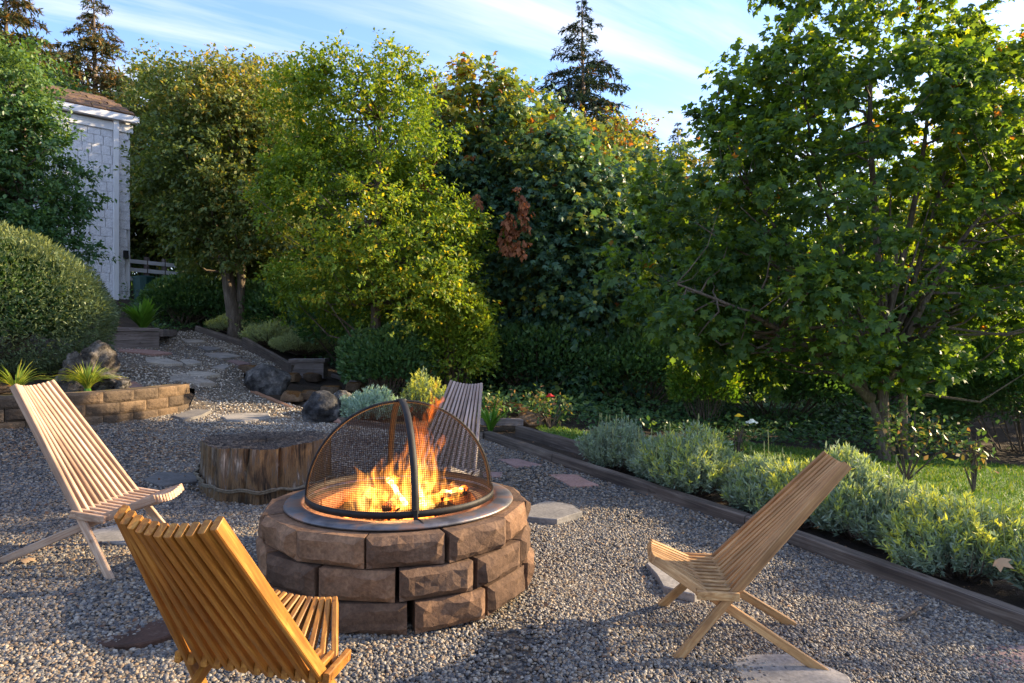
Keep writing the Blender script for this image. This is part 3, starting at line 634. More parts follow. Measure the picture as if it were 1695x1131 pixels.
make_tree('maple_tree', 'large dense backlit maple with several stems standing on the lawn', 'tree', None, mbase,
          tabpx([(-75, 1360, 1540), (-20, 1270, 1610), (50, 1200, 1670), (140, 1140, 1730), (250, 1090, 1780), (350, 1050, 1820), (450, 1015, 1800), (530, 1005, 1780), (580, 1090, 1740), (615, 1200, 1690), (635, 1340, 1600)], 8.6, 1462),
          1300, 44, .12, .100, 'l_maple', 'maple', 11, depth=.62, rl=.52, nl=190, fill=.22, fan=18, trunks=mt, tr=.098, shell=.42, lump=.10, holes=-1.0, nb=230, br=.022, droop=.55, flat=.45, rbase=.38, rtop=.0, rjit=.22)
# light green tree
make_tree('birch_tree', 'tall light green small-leaved tree with yellowing leaves behind the gravel path', 'tree', None, tb(620, 11.0),
          tabpx([(66, 570, 615), (90, 510, 675), (130, 465, 705), (190, 440, 738), (260, 420, 755), (340, 405, 790), (430, 415, 830), (490, 450, 835), (530, 560, 835), (590, 660, 830), (630, 700, 800)], 11.0, 620),
          1500, 52, .115, .070, 'l_birch', 'quad', 12, rl=.62, nl=95, depth=.75, tr=.12, shell=.38, lump=.08, holes=-1.1, nb=140, br=.02, rbase=.42, rtop=.12, rjit=.25, freq=1.6)
# left dark tree over the house
make_tree('hornbeam_tree', 'dark green leafy tree at the far left in front of the house', 'tree', None, tb(30, 10.4),
          tabpx([(75, -10, 40), (115, -60, 80), (190, -90, 110), (280, -110, 125), (350, -110, 150), (410, -110, 175), (440, -80, 150)], 10.4, 30),
          800, 60, .13, .075, 'l_dark', 'quad', 13, rl=.6, nl=60, depth=.8, tr=.13, shell=.4, lump=.12, holes=-1.0, nb=120, br=.02, rtop=.5, rbase=.4)
# middle tree with two leaning trunks
make_tree('cherry_tree', 'broad dull green tree with two leaning dark trunks behind the ivy', 'tree', None, tb(392, 15.0),
          tabpx([(112, 270, 380), (135, 235, 450), (200, 225, 500), (270, 228, 505), (330, 235, 505), (385, 245, 500), (440, 290, 480)], 15., 392),
          1300, 50, .17, .10, 'l_mid', 'quad', 14, rl=.75, nl=110, depth=.7, tr=.17, shell=.5, lump=.14, holes=-1.0, nb=110, br=.04,
          trunks=[[tb(392, 15.0), at(372, 430, 15), at(352, 360, 15), at(330, 260, 15), at(300, 170, 15)], [tb(397, 15.05), at(402, 420, 15.05), at(425, 340, 15.1), at(415, 250, 15.2), at(380, 150, 15.2)]], rtop=.35)
make_tree('cherry_tree', 'green tree filling the gap between the leaning trunks and the pale tree', 'tree', 'trees in the back row', tb(450, 17.5),
          tabpx([(110, 400, 480), (160, 370, 520), (250, 360, 540), (350, 350, 560), (450, 360, 560)], 17.5, 450), 700, 50, .22, .11, 'l_mid', 'quad', 15, rl=.9, nl=40, nb=60, tr=.15, rtop=.2)
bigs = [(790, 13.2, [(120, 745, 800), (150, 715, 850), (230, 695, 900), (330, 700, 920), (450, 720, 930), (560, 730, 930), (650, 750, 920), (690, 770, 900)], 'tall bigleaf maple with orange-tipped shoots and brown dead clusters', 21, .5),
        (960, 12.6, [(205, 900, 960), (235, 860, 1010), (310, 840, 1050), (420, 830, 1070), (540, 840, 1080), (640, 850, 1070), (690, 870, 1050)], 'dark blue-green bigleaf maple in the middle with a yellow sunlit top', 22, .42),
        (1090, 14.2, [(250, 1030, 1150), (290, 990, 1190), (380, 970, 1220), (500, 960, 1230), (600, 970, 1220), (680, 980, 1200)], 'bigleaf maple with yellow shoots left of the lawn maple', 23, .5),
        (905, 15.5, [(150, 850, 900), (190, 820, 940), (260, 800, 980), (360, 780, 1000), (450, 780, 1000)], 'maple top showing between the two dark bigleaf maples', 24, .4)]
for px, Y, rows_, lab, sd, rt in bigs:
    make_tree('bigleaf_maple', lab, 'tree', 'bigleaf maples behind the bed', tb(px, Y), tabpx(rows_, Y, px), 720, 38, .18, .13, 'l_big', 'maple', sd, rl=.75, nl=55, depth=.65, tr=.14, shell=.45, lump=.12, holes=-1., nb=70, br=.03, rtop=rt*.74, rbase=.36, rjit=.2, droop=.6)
# dead brown clusters
rng = np.random.default_rng(77)
dc = np.array([list(at(px, py, 11.3)) for px, py in ((715, 305), (705, 320), (850, 345), (858, 330), (845, 395), (865, 385), (855, 408), (836, 372), (868, 362), (790, 330))])
P, D, Nn, S, R = cluster_leaves(rng, np.repeat(dc, 3, 0) + rng.normal(size=(30, 3))*[.07, .12, .14], np.tile([0, -1., 0], (30, 1)), 16, .055, .12, 1.2, 1.6)
big0 = [o for o in COL.objects if o.name == 'bigleaf_maple'][0]
link('dead_leaves', leaf_mesh('dead_leaves', P, D, Nn, S, R, 'quad'), M['l_dead'], big0, I4)
# back rows
backs = [(60, 19, [(60, -40, 60), (150, -80, 130), (300, -100, 200), (450, -100, 240)], 'l_dark', 'back-row tree at the far left edge behind the house'),
         (250, 20, [(108, 225, 300), (150, 215, 360), (300, 170, 400), (440, 170, 420)], 'l_mid', 'back-row tree showing just right of the house roof'),
         (560, 19, [(200, 480, 620), (300, 440, 700), (450, 430, 720), (560, 430, 720)], 'l_dark', 'dark back-row tree behind the light green tree'),
         (700, 20, [(150, 660, 760), (250, 620, 800), (400, 600, 840), (540, 600, 840)], 'l_dark', 'dark back-row tree between the light green tree and the maples'),
         (1010, 20, [(215, 960, 1060), (270, 920, 1110), (400, 900, 1150), (560, 900, 1150)], 'l_big', 'back-row tree behind the middle maple'),
         (1200, 19, [(270, 1160, 1240), (330, 1120, 1290), (450, 1090, 1330), (580, 1090, 1330)], 'l_mid', 'back-row tree behind the left side of the lawn maple'),
         (1400, 20, [(250, 1330, 1470), (330, 1270, 1520), (460, 1250, 1560), (600, 1250, 1560)], 'l_dark', 'back-row tree hidden behind the lawn maple trunk'),
         (1640, 16, [(160, 1590, 1720), (230, 1550, 1790), (330, 1530, 1820), (460, 1520, 1830), (600, 1530, 1830)], 'l_yel', 'yellow-green tree glowing in the sun at the right edge'),
         (1560, 22, [(300, 1480, 1640), (400, 1430, 1720), (600, 1430, 1740)], 'l_mid', 'back-row tree behind the right side of the lawn maple')]
for i, (px, Y, rows_, mt_, lab) in enumerate(backs):
    make_tree('background_tree', lab, 'tree', 'trees in the back row', tb(px, Y), tabpx(rows_, Y, px), 620, 50, .28, .14, mt_, 'quad', 40+i, rl=1.0, nl=45, depth=.6, tr=.16, shell=.5, lump=.12, nb=30, br=.04, rtop=.3)
# far woods closing the view under the crowns
rng = np.random.default_rng(91)
n = 42000; wx = rng.uniform(-34, 34, n); wh = 5.2 + .9*snoise(np.c_[wx, np.zeros(n), np.zeros(n)], rng, .5); wz = rng.uniform(-.5, 1, n)*wh; wy = 28 + rng.uniform(0, 2.5, n) - .02*wx**2
D = rng.normal(size=(n, 3)); Nn = rng.normal(size=(n, 3)); Nn[:, 1] -= 1
tag(link('far_woods', leaf_mesh('far_woods', np.c_[wx, wy, wz], D, Nn, rng.uniform(.35, .7, n), rng.uniform(0, .8, n), 'quad'), M['l_dark']), 'dark far woods closing the view behind the garden trees', kind='stuff')
for i, (x, y, h_, r_) in enumerate([(14.5, 15.5, 5.4, 2.4), (17.5, 19.5, 6.5, 2.6), (12.6, 6.6, 5.6, 1.9)]):  # unseen trees added off frame to shade the back row and dapple the gravel
    z_ = tz(x, y); make_tree('background_tree', ['garden tree beyond the right picture edge, nearest the lawn', 'tall garden tree beyond the right picture edge, farthest back', 'thin garden tree beyond the right picture edge, far along the lawn'][i], 'tree', 'trees in the back row', (x, y, z_), [(z_+1.3, r_*.5), (z_+2.4, r_), (z_+h_*.7, r_*.85), (z_+h_, r_*.2)], [240, 240, 95][i], [30, 30, 22][i], .3, .16, 'l_mid', 'quad', 140+i, depth=1., rl=.9, nl=30, nb=30, fill=.1)
# conifers
def cz(px, py, Y): return at(px, py, Y).z
conifer('fir_tree', 'tall dark fir rising above the middle maples against the sky', 'firs against the sky', tb(963, 24), cz(963, 4, 24), 3.1, 'l_needle', 51, 24, .40, 20)
conifer('fir_tree', 'sunlit fir standing behind the house roof', 'firs against the sky', tb(155, 26), cz(155, -12, 26), 3.3, 'l_needle_sun', 52, 28, .3, 24)
conifer('fir_tree', 'fir cut by the left picture edge behind the dark tree', 'firs against the sky', tb(8, 20), cz(0, -60, 20), 2.4, 'l_needle_sun', 53, 26, .35, 24)
conifer('fir_tree', 'small fir tip peeking over the trees left of the lawn maple', 'firs against the sky', tb(1122, 30), cz(1122, 205, 30), 1.9, 'l_needle', 54, 18, .5, 20)

# ------------------------------------------------------------------ undergrowth and shrubs
def mound(name, label, cat, c, rad, n, size, mat, kind='quad', seed=1, group=None, core=True, rc=.0, up=.6, flatbot=True, rtop=.35, out_=1.0, stuff=False, pw=2.0, sp=.12):
    """a bushy mound: leaves over a lumpy ellipsoid; twig core inside"""
    rng = np.random.default_rng(seed); d = rng.normal(size=(n, 3)); d = unit(d)
    if flatbot: d[:, 2] = np.where(d[:, 2] < -.25, -d[:, 2], d[:, 2])
    q = np.abs(d)**pw; sr = (q.sum(1))**(-1/pw)
    lum = 1 + .09*snoise(d*2.2, rng, 1.8)
    u = 1 - rng.exponential(sp, n); u = np.clip(u, .2, 1.05)
    P = d*sr[:, None]*np.array(rad)*(lum*u)[:, None]
    if pw != 2.0: P[:, :2] *= (1 - .30*np.clip(-d[:, 2:3], 0, 1))
    P = np.array(c) + P
    D = d*out_ + rng.normal(size=(n, 3))*.55; D[:, 2] += up
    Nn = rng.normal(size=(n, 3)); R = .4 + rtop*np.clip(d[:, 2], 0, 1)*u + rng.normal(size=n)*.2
    me = leaf_mesh(name, P, D, Nn, size*rng.uniform(.6, 1.3, n), R, kind)
    if stuff: return tag(link(name, me, M[mat]), label, kind='stuff')
    root = empty(name, (c[0], c[1], c[2]-rad[2]), label, cat, group)
    link('foliage', me, M[mat], root, I4)
    mb = MB()
    for k in range(26):
        t = P[rng.integers(n)]; b = Vector((c[0]+rng.uniform(-.15, .15)*rad[0], c[1]+rng.uniform(-.15, .15)*rad[1], c[2]-rad[2]*.95)); m_ = b.lerp(Vector(t), .5) + Vector((0, 0, -.05*rad[2]))
        mb.tube([b, m_, t], [.012*max(rad), .008*max(rad), .003], 4)
    mb.build('stems', M['twig'], root)
    return root
hedge_z = tz(-6.9, 8.6)
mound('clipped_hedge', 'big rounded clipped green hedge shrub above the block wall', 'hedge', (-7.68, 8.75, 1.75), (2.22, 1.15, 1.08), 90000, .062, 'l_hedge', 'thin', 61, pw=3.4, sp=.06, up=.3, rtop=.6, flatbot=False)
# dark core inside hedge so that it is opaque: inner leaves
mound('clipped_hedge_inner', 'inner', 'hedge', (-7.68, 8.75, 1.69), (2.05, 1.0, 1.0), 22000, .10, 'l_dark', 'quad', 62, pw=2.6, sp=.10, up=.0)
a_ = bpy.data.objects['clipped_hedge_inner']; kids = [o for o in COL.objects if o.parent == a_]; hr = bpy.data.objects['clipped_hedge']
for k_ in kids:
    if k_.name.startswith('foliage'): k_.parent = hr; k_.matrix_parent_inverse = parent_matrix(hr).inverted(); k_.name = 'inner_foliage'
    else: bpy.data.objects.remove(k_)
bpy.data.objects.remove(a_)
def q2(px, Y): return ((px-CX)/FPX*Y, Y)
und = [(q2(305, 15.6), (1.0, .8, .62), 'l_dark', 9000, .09, 'ivy mound in front of the rail fence'),
       (q2(395, 16.0), (1.5, .8, .7), 'l_dark', 9000, .09, 'low ivy bank at the foot of the leaning trunks'),
       (q2(255, 20.0), (1.9, 1.2, 2.3), 'l_mid', 12000, .12, 'mid green shrub standing right of the house wall'),
       (q2(372, 17.2), (1.25, .9, 1.5), 'l_mid', 11000, .11, 'tall green shrub behind the leaning trunks'),
       (q2(480, 15.6), (1.6, .9, .95), 'l_dark', 9000, .09, 'dark shrub behind the raised sage bed'),
       (q2(585, 14.2), (1.3, .9, 1.1), 'l_dark', 9000, .09, 'dark shrub under the light green tree'),
       (q2(640, 10.5), (.72, .45, .72), 'l_dark', 9000, .075, 'dark shrub hiding the foot of the light green tree'),
       (q2(665, 12.6), (1.1, .8, .95), 'l_dark', 8000, .08, 'dark shrub behind the rosemary'),
       (q2(748, 10.9), (.72, .6, 1.2), 'l_birch', 11000, .065, 'light green shrub under the right side of the pale tree'),
       ((.4, 12.2), (1.6, .9, .85), 'l_dark', 8000, .09, 'dark shrub behind the red rose'),
       ((2.3, 12.1), (1.6, .9, .85), 'l_dark', 8000, .09, 'dark laurel mass beyond the first lavender'),
       ((3.05, 10.6), (.60, .5, .80), 'l_bright', 6500, .065, 'yellow-green sunlit shrub at the lawn edge'),
       ((4.6, 11.6), (1.5, .9, .85), 'l_dark', 9000, .09, 'dark laurel behind the maple, left part'),
       ((6.4, 11.9), (1.6, .9, .9), 'l_dark', 8000, .09, 'dark laurel behind the maple trunk'),
       ((8.2, 12.6), (1.6, 1.0, 1.2), 'l_dark', 8000, .1, 'dark laurel between the maple and the yew')]
for i, ((x, y), rd, mt_, n_, s_, lab) in enumerate(und):
    mound('shrub', lab, 'shrub', (x, y, tz(x, y)+rd[2]*.75), rd, n_, s_, mt_, 'quad', 70+i, group='shrubs under the trees', sp=.22)
yx = tb(1650, 10.6)
mound('yew_bush', 'dark feathery evergreen bush at the right edge beyond the lawn', 'bush', (yx[0]+.25, 10.4, tz(yx[0], 10.4)+.80), (1.5, 1.0, 1.25), 30000, .12, 'l_dark', 'thin', 90, sp=.2, up=.2, out_=1.6)
# ivy ground cover
rng = np.random.default_rng(8)
iv = np.stack([rng.uniform(-9.5, 8, 60000), rng.uniform(9.0, 17, 60000)], 1)
IVP = np.array([[p.x, p.y] for p in [G(262, 552), G(330, 543), G(480, 590), G(560, 612), G(600, 640), G(700, 660), G(800, 690), G(940, 705), G(1100, 722), G(1400, 745), G(1600, 770), Vector((9, 13, 0)), Vector((9, 17, 0)), Vector((-11, 17.5, 0))]])
iv = iv[inside(iv, IVP)][:34000]; n = len(iv)
P = np.c_[iv, terrain(iv[:, 0], iv[:, 1]) + rng.uniform(.0, .28, n)*(1+.5*snoise(np.c_[iv, np.zeros(n)], rng, 1.5)).clip(.1, 2)]
D = rng.normal(size=(n, 3)); D[:, 2] *= .4; Nn = rng.normal(size=(n, 3))*.4; Nn[:, 2] += 1; Nn[:, 1] -= .5
tag(link('ivy_groundcover', leaf_mesh('ivy', P, D, Nn, rng.uniform(.05, .11, n), rng.uniform(0, 1, n), 'quad'), M['l_dark']), 'dark ivy covering the ground under the trees', kind='stuff')

def stemshrub(name, label, cat, base, rx, ry, h, stems, lps, size, mat, seed, group=None, yel=.35, spikes=0, kind='thin'):
    """dense shrub of leafy upright stems radiating from a woody base"""
    rng = np.random.default_rng(seed); root = empty(name, base, label, cat, group); mb = MB()
    a = rng.uniform(0, 6.283, stems); q = np.sqrt(rng.uniform(0, 1, stems)); lum = 1 + .13*np.sin(a*3+seed) + .08*np.sin(a*7+2*seed)
    tx = rx*q*np.cos(a)*lum; ty = ry*q*np.sin(a)*lum
    th = h*np.sqrt(np.clip(1 - .80*q**2.2, .05, 1))*rng.uniform(.82, 1.08, stems)*(1+.08*np.sin(tx*9+seed)+.06*np.sin(ty*8))
    T = np.stack([tx, ty, th], 1); S0 = np.stack([tx*.25, ty*.25, np.zeros(stems)], 1); MID = np.stack([tx*.82, ty*.82, th*.45], 1)
    t = rng.uniform(.18, 1.0, (stems, lps)); t = t**.7; t_ = t[..., None]
    P = (1-t_)**2*S0[:, None] + 2*t_*(1-t_)*MID[:, None] + t_**2*T[:, None]
    tan = unit(2*(1-t_)*(MID-S0)[:, None] + 2*t_*(T-MID)[:, None])
    D = tan*.9 + rng.normal(size=P.shape)*.5; Nn = rng.normal(size=P.shape)
    R = .25 + yel*np.clip((t-.55)/.45, 0, 1)*rng.uniform(.2, 2.0, (stems, 1)) + rng.normal(size=t.shape)*.12
    P = P.reshape(-1, 3) + np.array(base); n = len(P)
    me = leaf_mesh(name, P, D.reshape(-1, 3), Nn.reshape(-1, 3), size*rng.uniform(.6, 1.2, n), R.ravel(), kind)
    link('foliage', me, M[mat], root, I4)
    b = Vector(base)
    for i in rng.choice(stems, min(90, stems), replace=False):
        mb.tube([b+Vector(S0[i]), b+Vector(MID[i]), b+Vector(T[i])], [.007, .004, .0015], 4)
    mb.build('stems', M['twig'], root)
    if spikes:
        m2 = MB()
        for k in range(spikes):
            i = rng.integers(stems); p = b+Vector(T[i]); L_ = rng.uniform(.05, .2); e = p+Vector((rng.normal()*.02, rng.normal()*.02, L_)); m2.tube([p-Vector((0, 0, .05)), e], .0025, 4)
            m2.tube([e, e+Vector((0, 0, .015)), e+Vector((0, 0, .05))], [.006, .008, .003], 5)
        tag(m2.build('flower_spikes', M['spike'], root), kind='stuff')
    return root
M['spike'] = plain('dry_flower', (.20, .22, .08), .8)
lav = [(1018, 780, .36, .50, 'lavender shrub nearest the red rose, first in the timber-edged bed'),
       (1145, 820, .50, .56, 'second lavender shrub from the rose end of the bed'),
       (1268, 852, .40, .42, 'lavender shrub directly behind the chair top, third in the bed'),
       (1412, 888, .44, .60, 'fourth lavender shrub, right behind the lone chair back'),
       (1592, 955, .52, .52, 'large lavender shrub with yellow tips holding a fallen brown leaf'),
       (1325, 872, .34, .50, 'lavender shrub half hidden behind the chair back slats'),
       (1490, 915, .36, .46, 'low lavender shrub squeezed between the fourth and the large yellow-tipped one'),
       (1085, 798, .28, .40, 'small lavender shrub between the first and the second'),
       (1800, 1015, .5, .55, 'lavender shrub cut by the right picture edge')]
for i, (px, py, r_, h_, lab) in enumerate(lav):
    g_ = G(px, py); stemshrub('lavender_shrub', lab, 'lavender', g_, r_, r_*(.75+.04*(i % 4)), h_, int(420*(r_/.45)), 44, .050+.004*(i % 4), 'l_lav', 100+i, 'lavender shrubs along the timber edging', yel=[.12, .36, .26, .34, .46, .5, .2, .15, .4][i], spikes=[14, 8, 4, 10, 6, 3, 8, 12, 5][i])
for px, py, r_, h_, lab, mat_, yl in ((385, 556, .72, .46, 'yellow-green sage mound at the far end of the raised bed', 'l_sage', .6), (492, 592, .74, .50, 'grey-green sage mound next to the planter post', 'l_sage', .2), (440, 576, .70, .50, 'middle sage mound in the raised bed', 'l_sage', .35)):
    g_ = G(px+8, py+4); g_.z += .12; stemshrub('sage_mound', lab, 'shrub', g_, r_, r_*.7, h_, 420, 30, .06, mat_, int(px), 'sage mounds in the raised bed', yel=yl)
stemshrub('silver_shrub', 'low silvery shrub behind the fire screen beside the round boulder', 'shrub', G(612, 700), .46, .4, .42, 420, 36, .05, 'l_sil', 120, yel=.3)
g_ = G(700, 694); stemshrub('rosemary_shrub', 'upright rosemary with tall spikes behind the flames', 'shrub', g_, .36, .28, .62, 150, 70, .045, 'l_lav', 121, yel=.8)

def strap_plant(name, label, base, n, ln, wdt, mat, seed, spread=1., lean=None):
    rng = np.random.default_rng(seed); V = []; F = []; R = []
    for k in range(n):
        a = rng.uniform(0, 6.283); L_ = ln*rng.uniform(.6, 1.1); o = rng.uniform(.25, 1)*spread; d = np.array([math.cos(a), math.sin(a), 0]); s = np.array([-math.sin(a), math.cos(a), 0]); b = len(V)
        rr_ = rng.uniform(0, 1)
        for j in range(7):
            t = j/6; p = np.array(base) + d*(L_*o*t**1.3*.75 + .02) + np.array([0, 0, L_*(t - .55*o*t*t)]); w = wdt*(math.sin(math.pi*min(t*.9+.12, 1)))*.5
            V += [p - s*w, p + s*w + np.array([0, 0, .002])]; R += [rr_, rr_]
        for j in range(6): F.append((b+2*j, b+2*j+1, b+2*j+3, b+2*j+2))
    root = empty(name, base, label, 'plant'); link('leaves', np_mesh(name, np.array(V), np.array(F), {'r': np.array(R)}), M[mat], root, I4); 
    mb = MB(); mb.tube([Vector(base)-Vector((0, 0, .05)), Vector(base)+Vector((0, 0, .05))], [.05, .02], 6); mb.build('crown_base', M['l_strap'], root); return root
g_ = G(215, 577); pb = Vector((g_.x-.1, g_.y+.6, g_.z+.30))
strap_plant('agapanthus', 'bright green strap-leaved plant growing in the left timber planter', pb, 90, .74, .095, 'l_strap', 31, .9)
strap_plant('daylily', 'green arching strap plant right of the far chair', G(812, 716), 34, .55, .035, 'l_strap', 32, 1.1)
strap_plant('grass_tuft', 'yellow-green grass tuft on the block wall beneath the mossy rock', Vector((-4.95, 7.75, .80)), 260, .42, .010, 'l_tuft', 33, 1.3)
strap_plant('grass_tuft', 'thin arching grass tuft behind the left chair top', Vector((-5.75, 7.7, .78)), 90, .5, .012, 'l_tuft', 34, 1.4)

def rose(name, label, base, h, r, seed, flowers=(), nl=260, lean=0):
    rng = np.random.default_rng(seed); root = empty(name, base, label, 'rose bush'); mb = MB(); P = []
    b = Vector(base)
    for k in range(9):
        a = rng.uniform(0, 6.283); t = b+Vector((math.cos(a)*r*rng.uniform(.3, 1)+lean, math.sin(a)*r*.6, h*rng.uniform(.6, 1))); m_ = b.lerp(t, .5)+Vector((rng.normal()*.04, 0, .05))
        mb.tube([b, m_, t], [.011, .007, .003], 5)
        for _ in range(nl//9):
            f = rng.uniform(.35, 1); p = (m_.lerp(t, (f-.35)/.65)) + Vector(rng.normal(size=3)*.05*(1+h)); P.append(p)
    P = np.array([list(p) for p in P]); n = len(P); D = rng.normal(size=(n, 3)); D[:, 2] -= .2; Nn = rng.normal(size=(n, 3))*.5; Nn[:, 2] += 1
    link('foliage', leaf_mesh(name, P, D, Nn, rng.uniform(.045, .09, n), rng.uniform(0, 1, n), 'quad'), M['l_rose'], root, I4); mb.build('stems', M['twig'], root)
    for (dx_, dz_, mt_, s_) in flowers:
        f = MB()
        for ring in range(3):
            for j in range(6):
                a = j*1.047+ring*.5; c_ = b+Vector((dx_+math.cos(a)*s_*.35*(ring+.6), math.sin(a)*s_*.35*(ring+.6)-.02, dz_ + s_*.3*(2-ring)*.5)); f.box(c_, (s_*.7, s_*.7, s_*.25), Matrix.Rotation(a, 3, 'Z') @ Matrix.Rotation(.9-.3*ring, 3, 'Y'), s_*.08)
        f.build('flower', M[mt_], root)
    return root
g_ = G(910, 712); rose('rose_bush', 'small rose bush with one red bloom near the timbers', g_, .52, .30, 41, [(.0, .47, 'red', .05)])
g_ = Vector((tb(1500, 7.4)[0], 7.4, tz(4.4, 7.4))); rose('rose_bush', 'leggy rose bush in front of the maple trunks', g_, .85, .6, 42, (), 420, .1)
g_ = Vector((tb(1612, 7.0)[0], 7.0, tz(4.8, 7))); rose('rose_shoot', 'single upright leafy shoot at the lawn behind the last lavender', g_, .72, .09, 43, (), 120)
g_ = Vector((tb(1222, 7.2)[0], 7.2, tz(2.4, 7.2))); rose('flower_stem', 'thin plant with one yellow and one white bloom at the lawn edge', g_, .55, .10, 44, [(0.0, .62, 'yellow', .035), (.14, .55, 'whitep', .05)], 90)
rose('bramble', 'pale green bramble sprig behind the far chair', G(822, 704), .45, .28, 45, (), 200)

# ------------------------------------------------------------------ stones, blocks, timbers
def block_mesh(name, w, h, d, taper, seed, rough=.018):
    """split-face block, front towards -y: trapezoid plan with a broken front"""
    rng = np.random.default_rng(seed); nx_, nz_ = 10, 5; V = []; F = []
    G1 = [[rng.uniform(-1, 1) for _ in range(4)] for _ in range(6)]
    for k in range(nz_+1):
        for i in range(nx_+1):
            u = i/nx_; v = k/nz_; edge = (i in (0, nx_)) or (k in (0, nz_))
            f = sum(math.sin(g[0]*9*u + g[1]*6*v + g[2]*6)*g[3] for g in G1)/2.4
            y = rng.uniform(0, .004) if edge else -.006 - rough*.55*(1+f) + rng.uniform(-.0035, .0035)
            V.append(((u-.5)*w + (0 if edge else rng.uniform(-.006, .006)), y, v*h + (0 if edge else rng.uniform(-.005, .005))))
    n = nx_+1
    for k in range(nz_):
        for i in range(nx_):
            a_ = k*n+i
            if (i+k) % 2: F += [(a_, a_+1, a_+n+1), (a_, a_+n+1, a_+n)]
            else: F += [(a_, a_+1, a_+n), (a_+1, a_+n+1, a_+n)]
    b = len(V); wt = w*taper; V += [(-wt/2, d, 0), (wt/2, d, 0), (wt/2, d, h), (-wt/2, d, h)]
    F.append(tuple([k*n for k in range(nz_+1)][::1]) + (b+3, b)); F.append((b+1, b+2) + tuple([k*n+nx_ for k in range(nz_, -1, -1)]))
    F.append((b, b+1) + tuple(range(nx_, -1, -1))); F.append(tuple(nz_*n+i for i in range(nx_+1)) + (b+2, b+3)); F.append((b+1, b, b+3, b+2))
    me = bpy.data.meshes.new(name); me.from_pydata(V, [], F); me.update(); return me
pz = tz(PIT.x, PIT.y)
pit = empty('fire_pit', (PIT.x, PIT.y, pz), 'round fire pit built of three courses of rough brown blocks', 'fire pit')
BH = .148; vars_ = [block_mesh('stone_block', .356, BH-.006, .27, .66, 200+k, .030) for k in range(7)]
for c_ in range(3):
    off = math.radians([-75.5, -81, -92][c_]) + math.radians(15)
    for k in range(12):
        a = off + k*math.pi/6 + rr.uniform(-.012, .012); Rr_ = [.745, .735, .715][c_] + rr.uniform(-.008, .012)
        R_ = Rr_*math.cos(math.pi/12)
        pos = Vector((PIT.x+math.cos(a)*R_, PIT.y+math.sin(a)*R_, pz - .012 + c_*BH))
        mw = Matrix.Translation(pos) @ Matrix.Rotation(a+math.pi/2, 4, 'Z') @ Matrix.Rotation(rr.uniform(-.012, .012), 4, 'Y')
        link('stone_block', vars_[(k*3+c_*2) % 7], M['block'], pit, mw)
TOPZ = pz - .012 + 3*BH
def lathe(prof, c, n=96):
    mb = MB(); V = []; k = len(prof)
    for i in range(n):
        a = 2*math.pi*i/n; V += [(c[0]+r*math.cos(a), c[1]+r*math.sin(a), z_) for r, z_ in prof]
    mb.add(V, [(i*k+j, ((i+1) % n)*k+j, ((i+1) % n)*k+j+1, i*k+j+1) for i in range(n) for j in range(k-1)]); return mb
bowl = empty('fire_bowl', (PIT.x, PIT.y, TOPZ), 'steel fire bowl with a wide rim resting on the stone ring', 'fire bowl')
RC = (PIT.x+.02, PIT.y-.01)
lathe([(.52, TOPZ+.012), (.54, TOPZ+.024), (.60, TOPZ+.020), (.622, TOPZ+.014), (.626, TOPZ+.004), (.62, TOPZ+.000), (.56, TOPZ+.004), (.52, TOPZ+.002)], RC).build('rim', M['rim'], bowl, True)
lathe([(.519, TOPZ+.012), (.49, TOPZ-.05), (.40, TOPZ-.13), (.25, TOPZ-.18), (.02, TOPZ-.20)], RC).build('bowl', M['soot'], bowl, True)
mb = MB(); hx, hy = RC[0]-.58, RC[1]+.12
mb.tube([(hx-.05, hy-.04, TOPZ+.03), (hx+.01, hy+.01, TOPZ+.034), (hx+.10, hy+.06, TOPZ+.036), (hx+.10, hy+.06, TOPZ+.085)], .007, 6); mb.build('handle', M['iron'], bowl, True)
scr = empty('spark_screen', (RC[0], RC[1], TOPZ+.03), 'domed black wire mesh spark screen standing over the burning logs', 'fire screen')
SR = .513; SZ = TOPZ+.028
lathe([(SR-.004, SZ), (SR+.004, SZ), (SR+.004, SZ+.034), (SR-.004, SZ+.034), (SR-.004, SZ)], RC).build('base_ring', M['iron'], scr, True)
def arc_band(a0, w, r, name='rib', q0=.02, q1=math.pi-.02, off=0):
    mb = MB(); V = []; n = 40; d = Vector((math.cos(a0), math.sin(a0), 0)); s = Vector((-math.sin(a0), math.cos(a0), 0))
    for i in range(n+1):
        q_ = q0+(q1-q0)*i/n; cd = d*math.cos(q_)+Vector((0, 0, math.sin(q_)))
        for (dr, ds) in ((0, -1), (0, 1), (-.014, 1), (-.014, -1)): V.append(Vector((*RC, SZ+.01)) + cd*(r+dr+off) + s*ds*w/2)
    mb.add(V, [(i*4+j, i*4+(j+1) % 4, i*4+4+(j+1) % 4, i*4+4+j) for i in range(n) for j in range(4)]); return mb
arc_band(math.radians(-73), .036, SR+.008).build('rib', M['iron'], scr, True)
arc_band(math.radians(17), .040, SR+.004).build('rib', M['iron'], scr, True)
lathe([(0.001, SZ+.013+SR+.010), (.03, SZ+.01+SR+.009), (.032, SZ+.01+SR+.003)], RC, 16).build('finial_plate', M['iron'], scr)
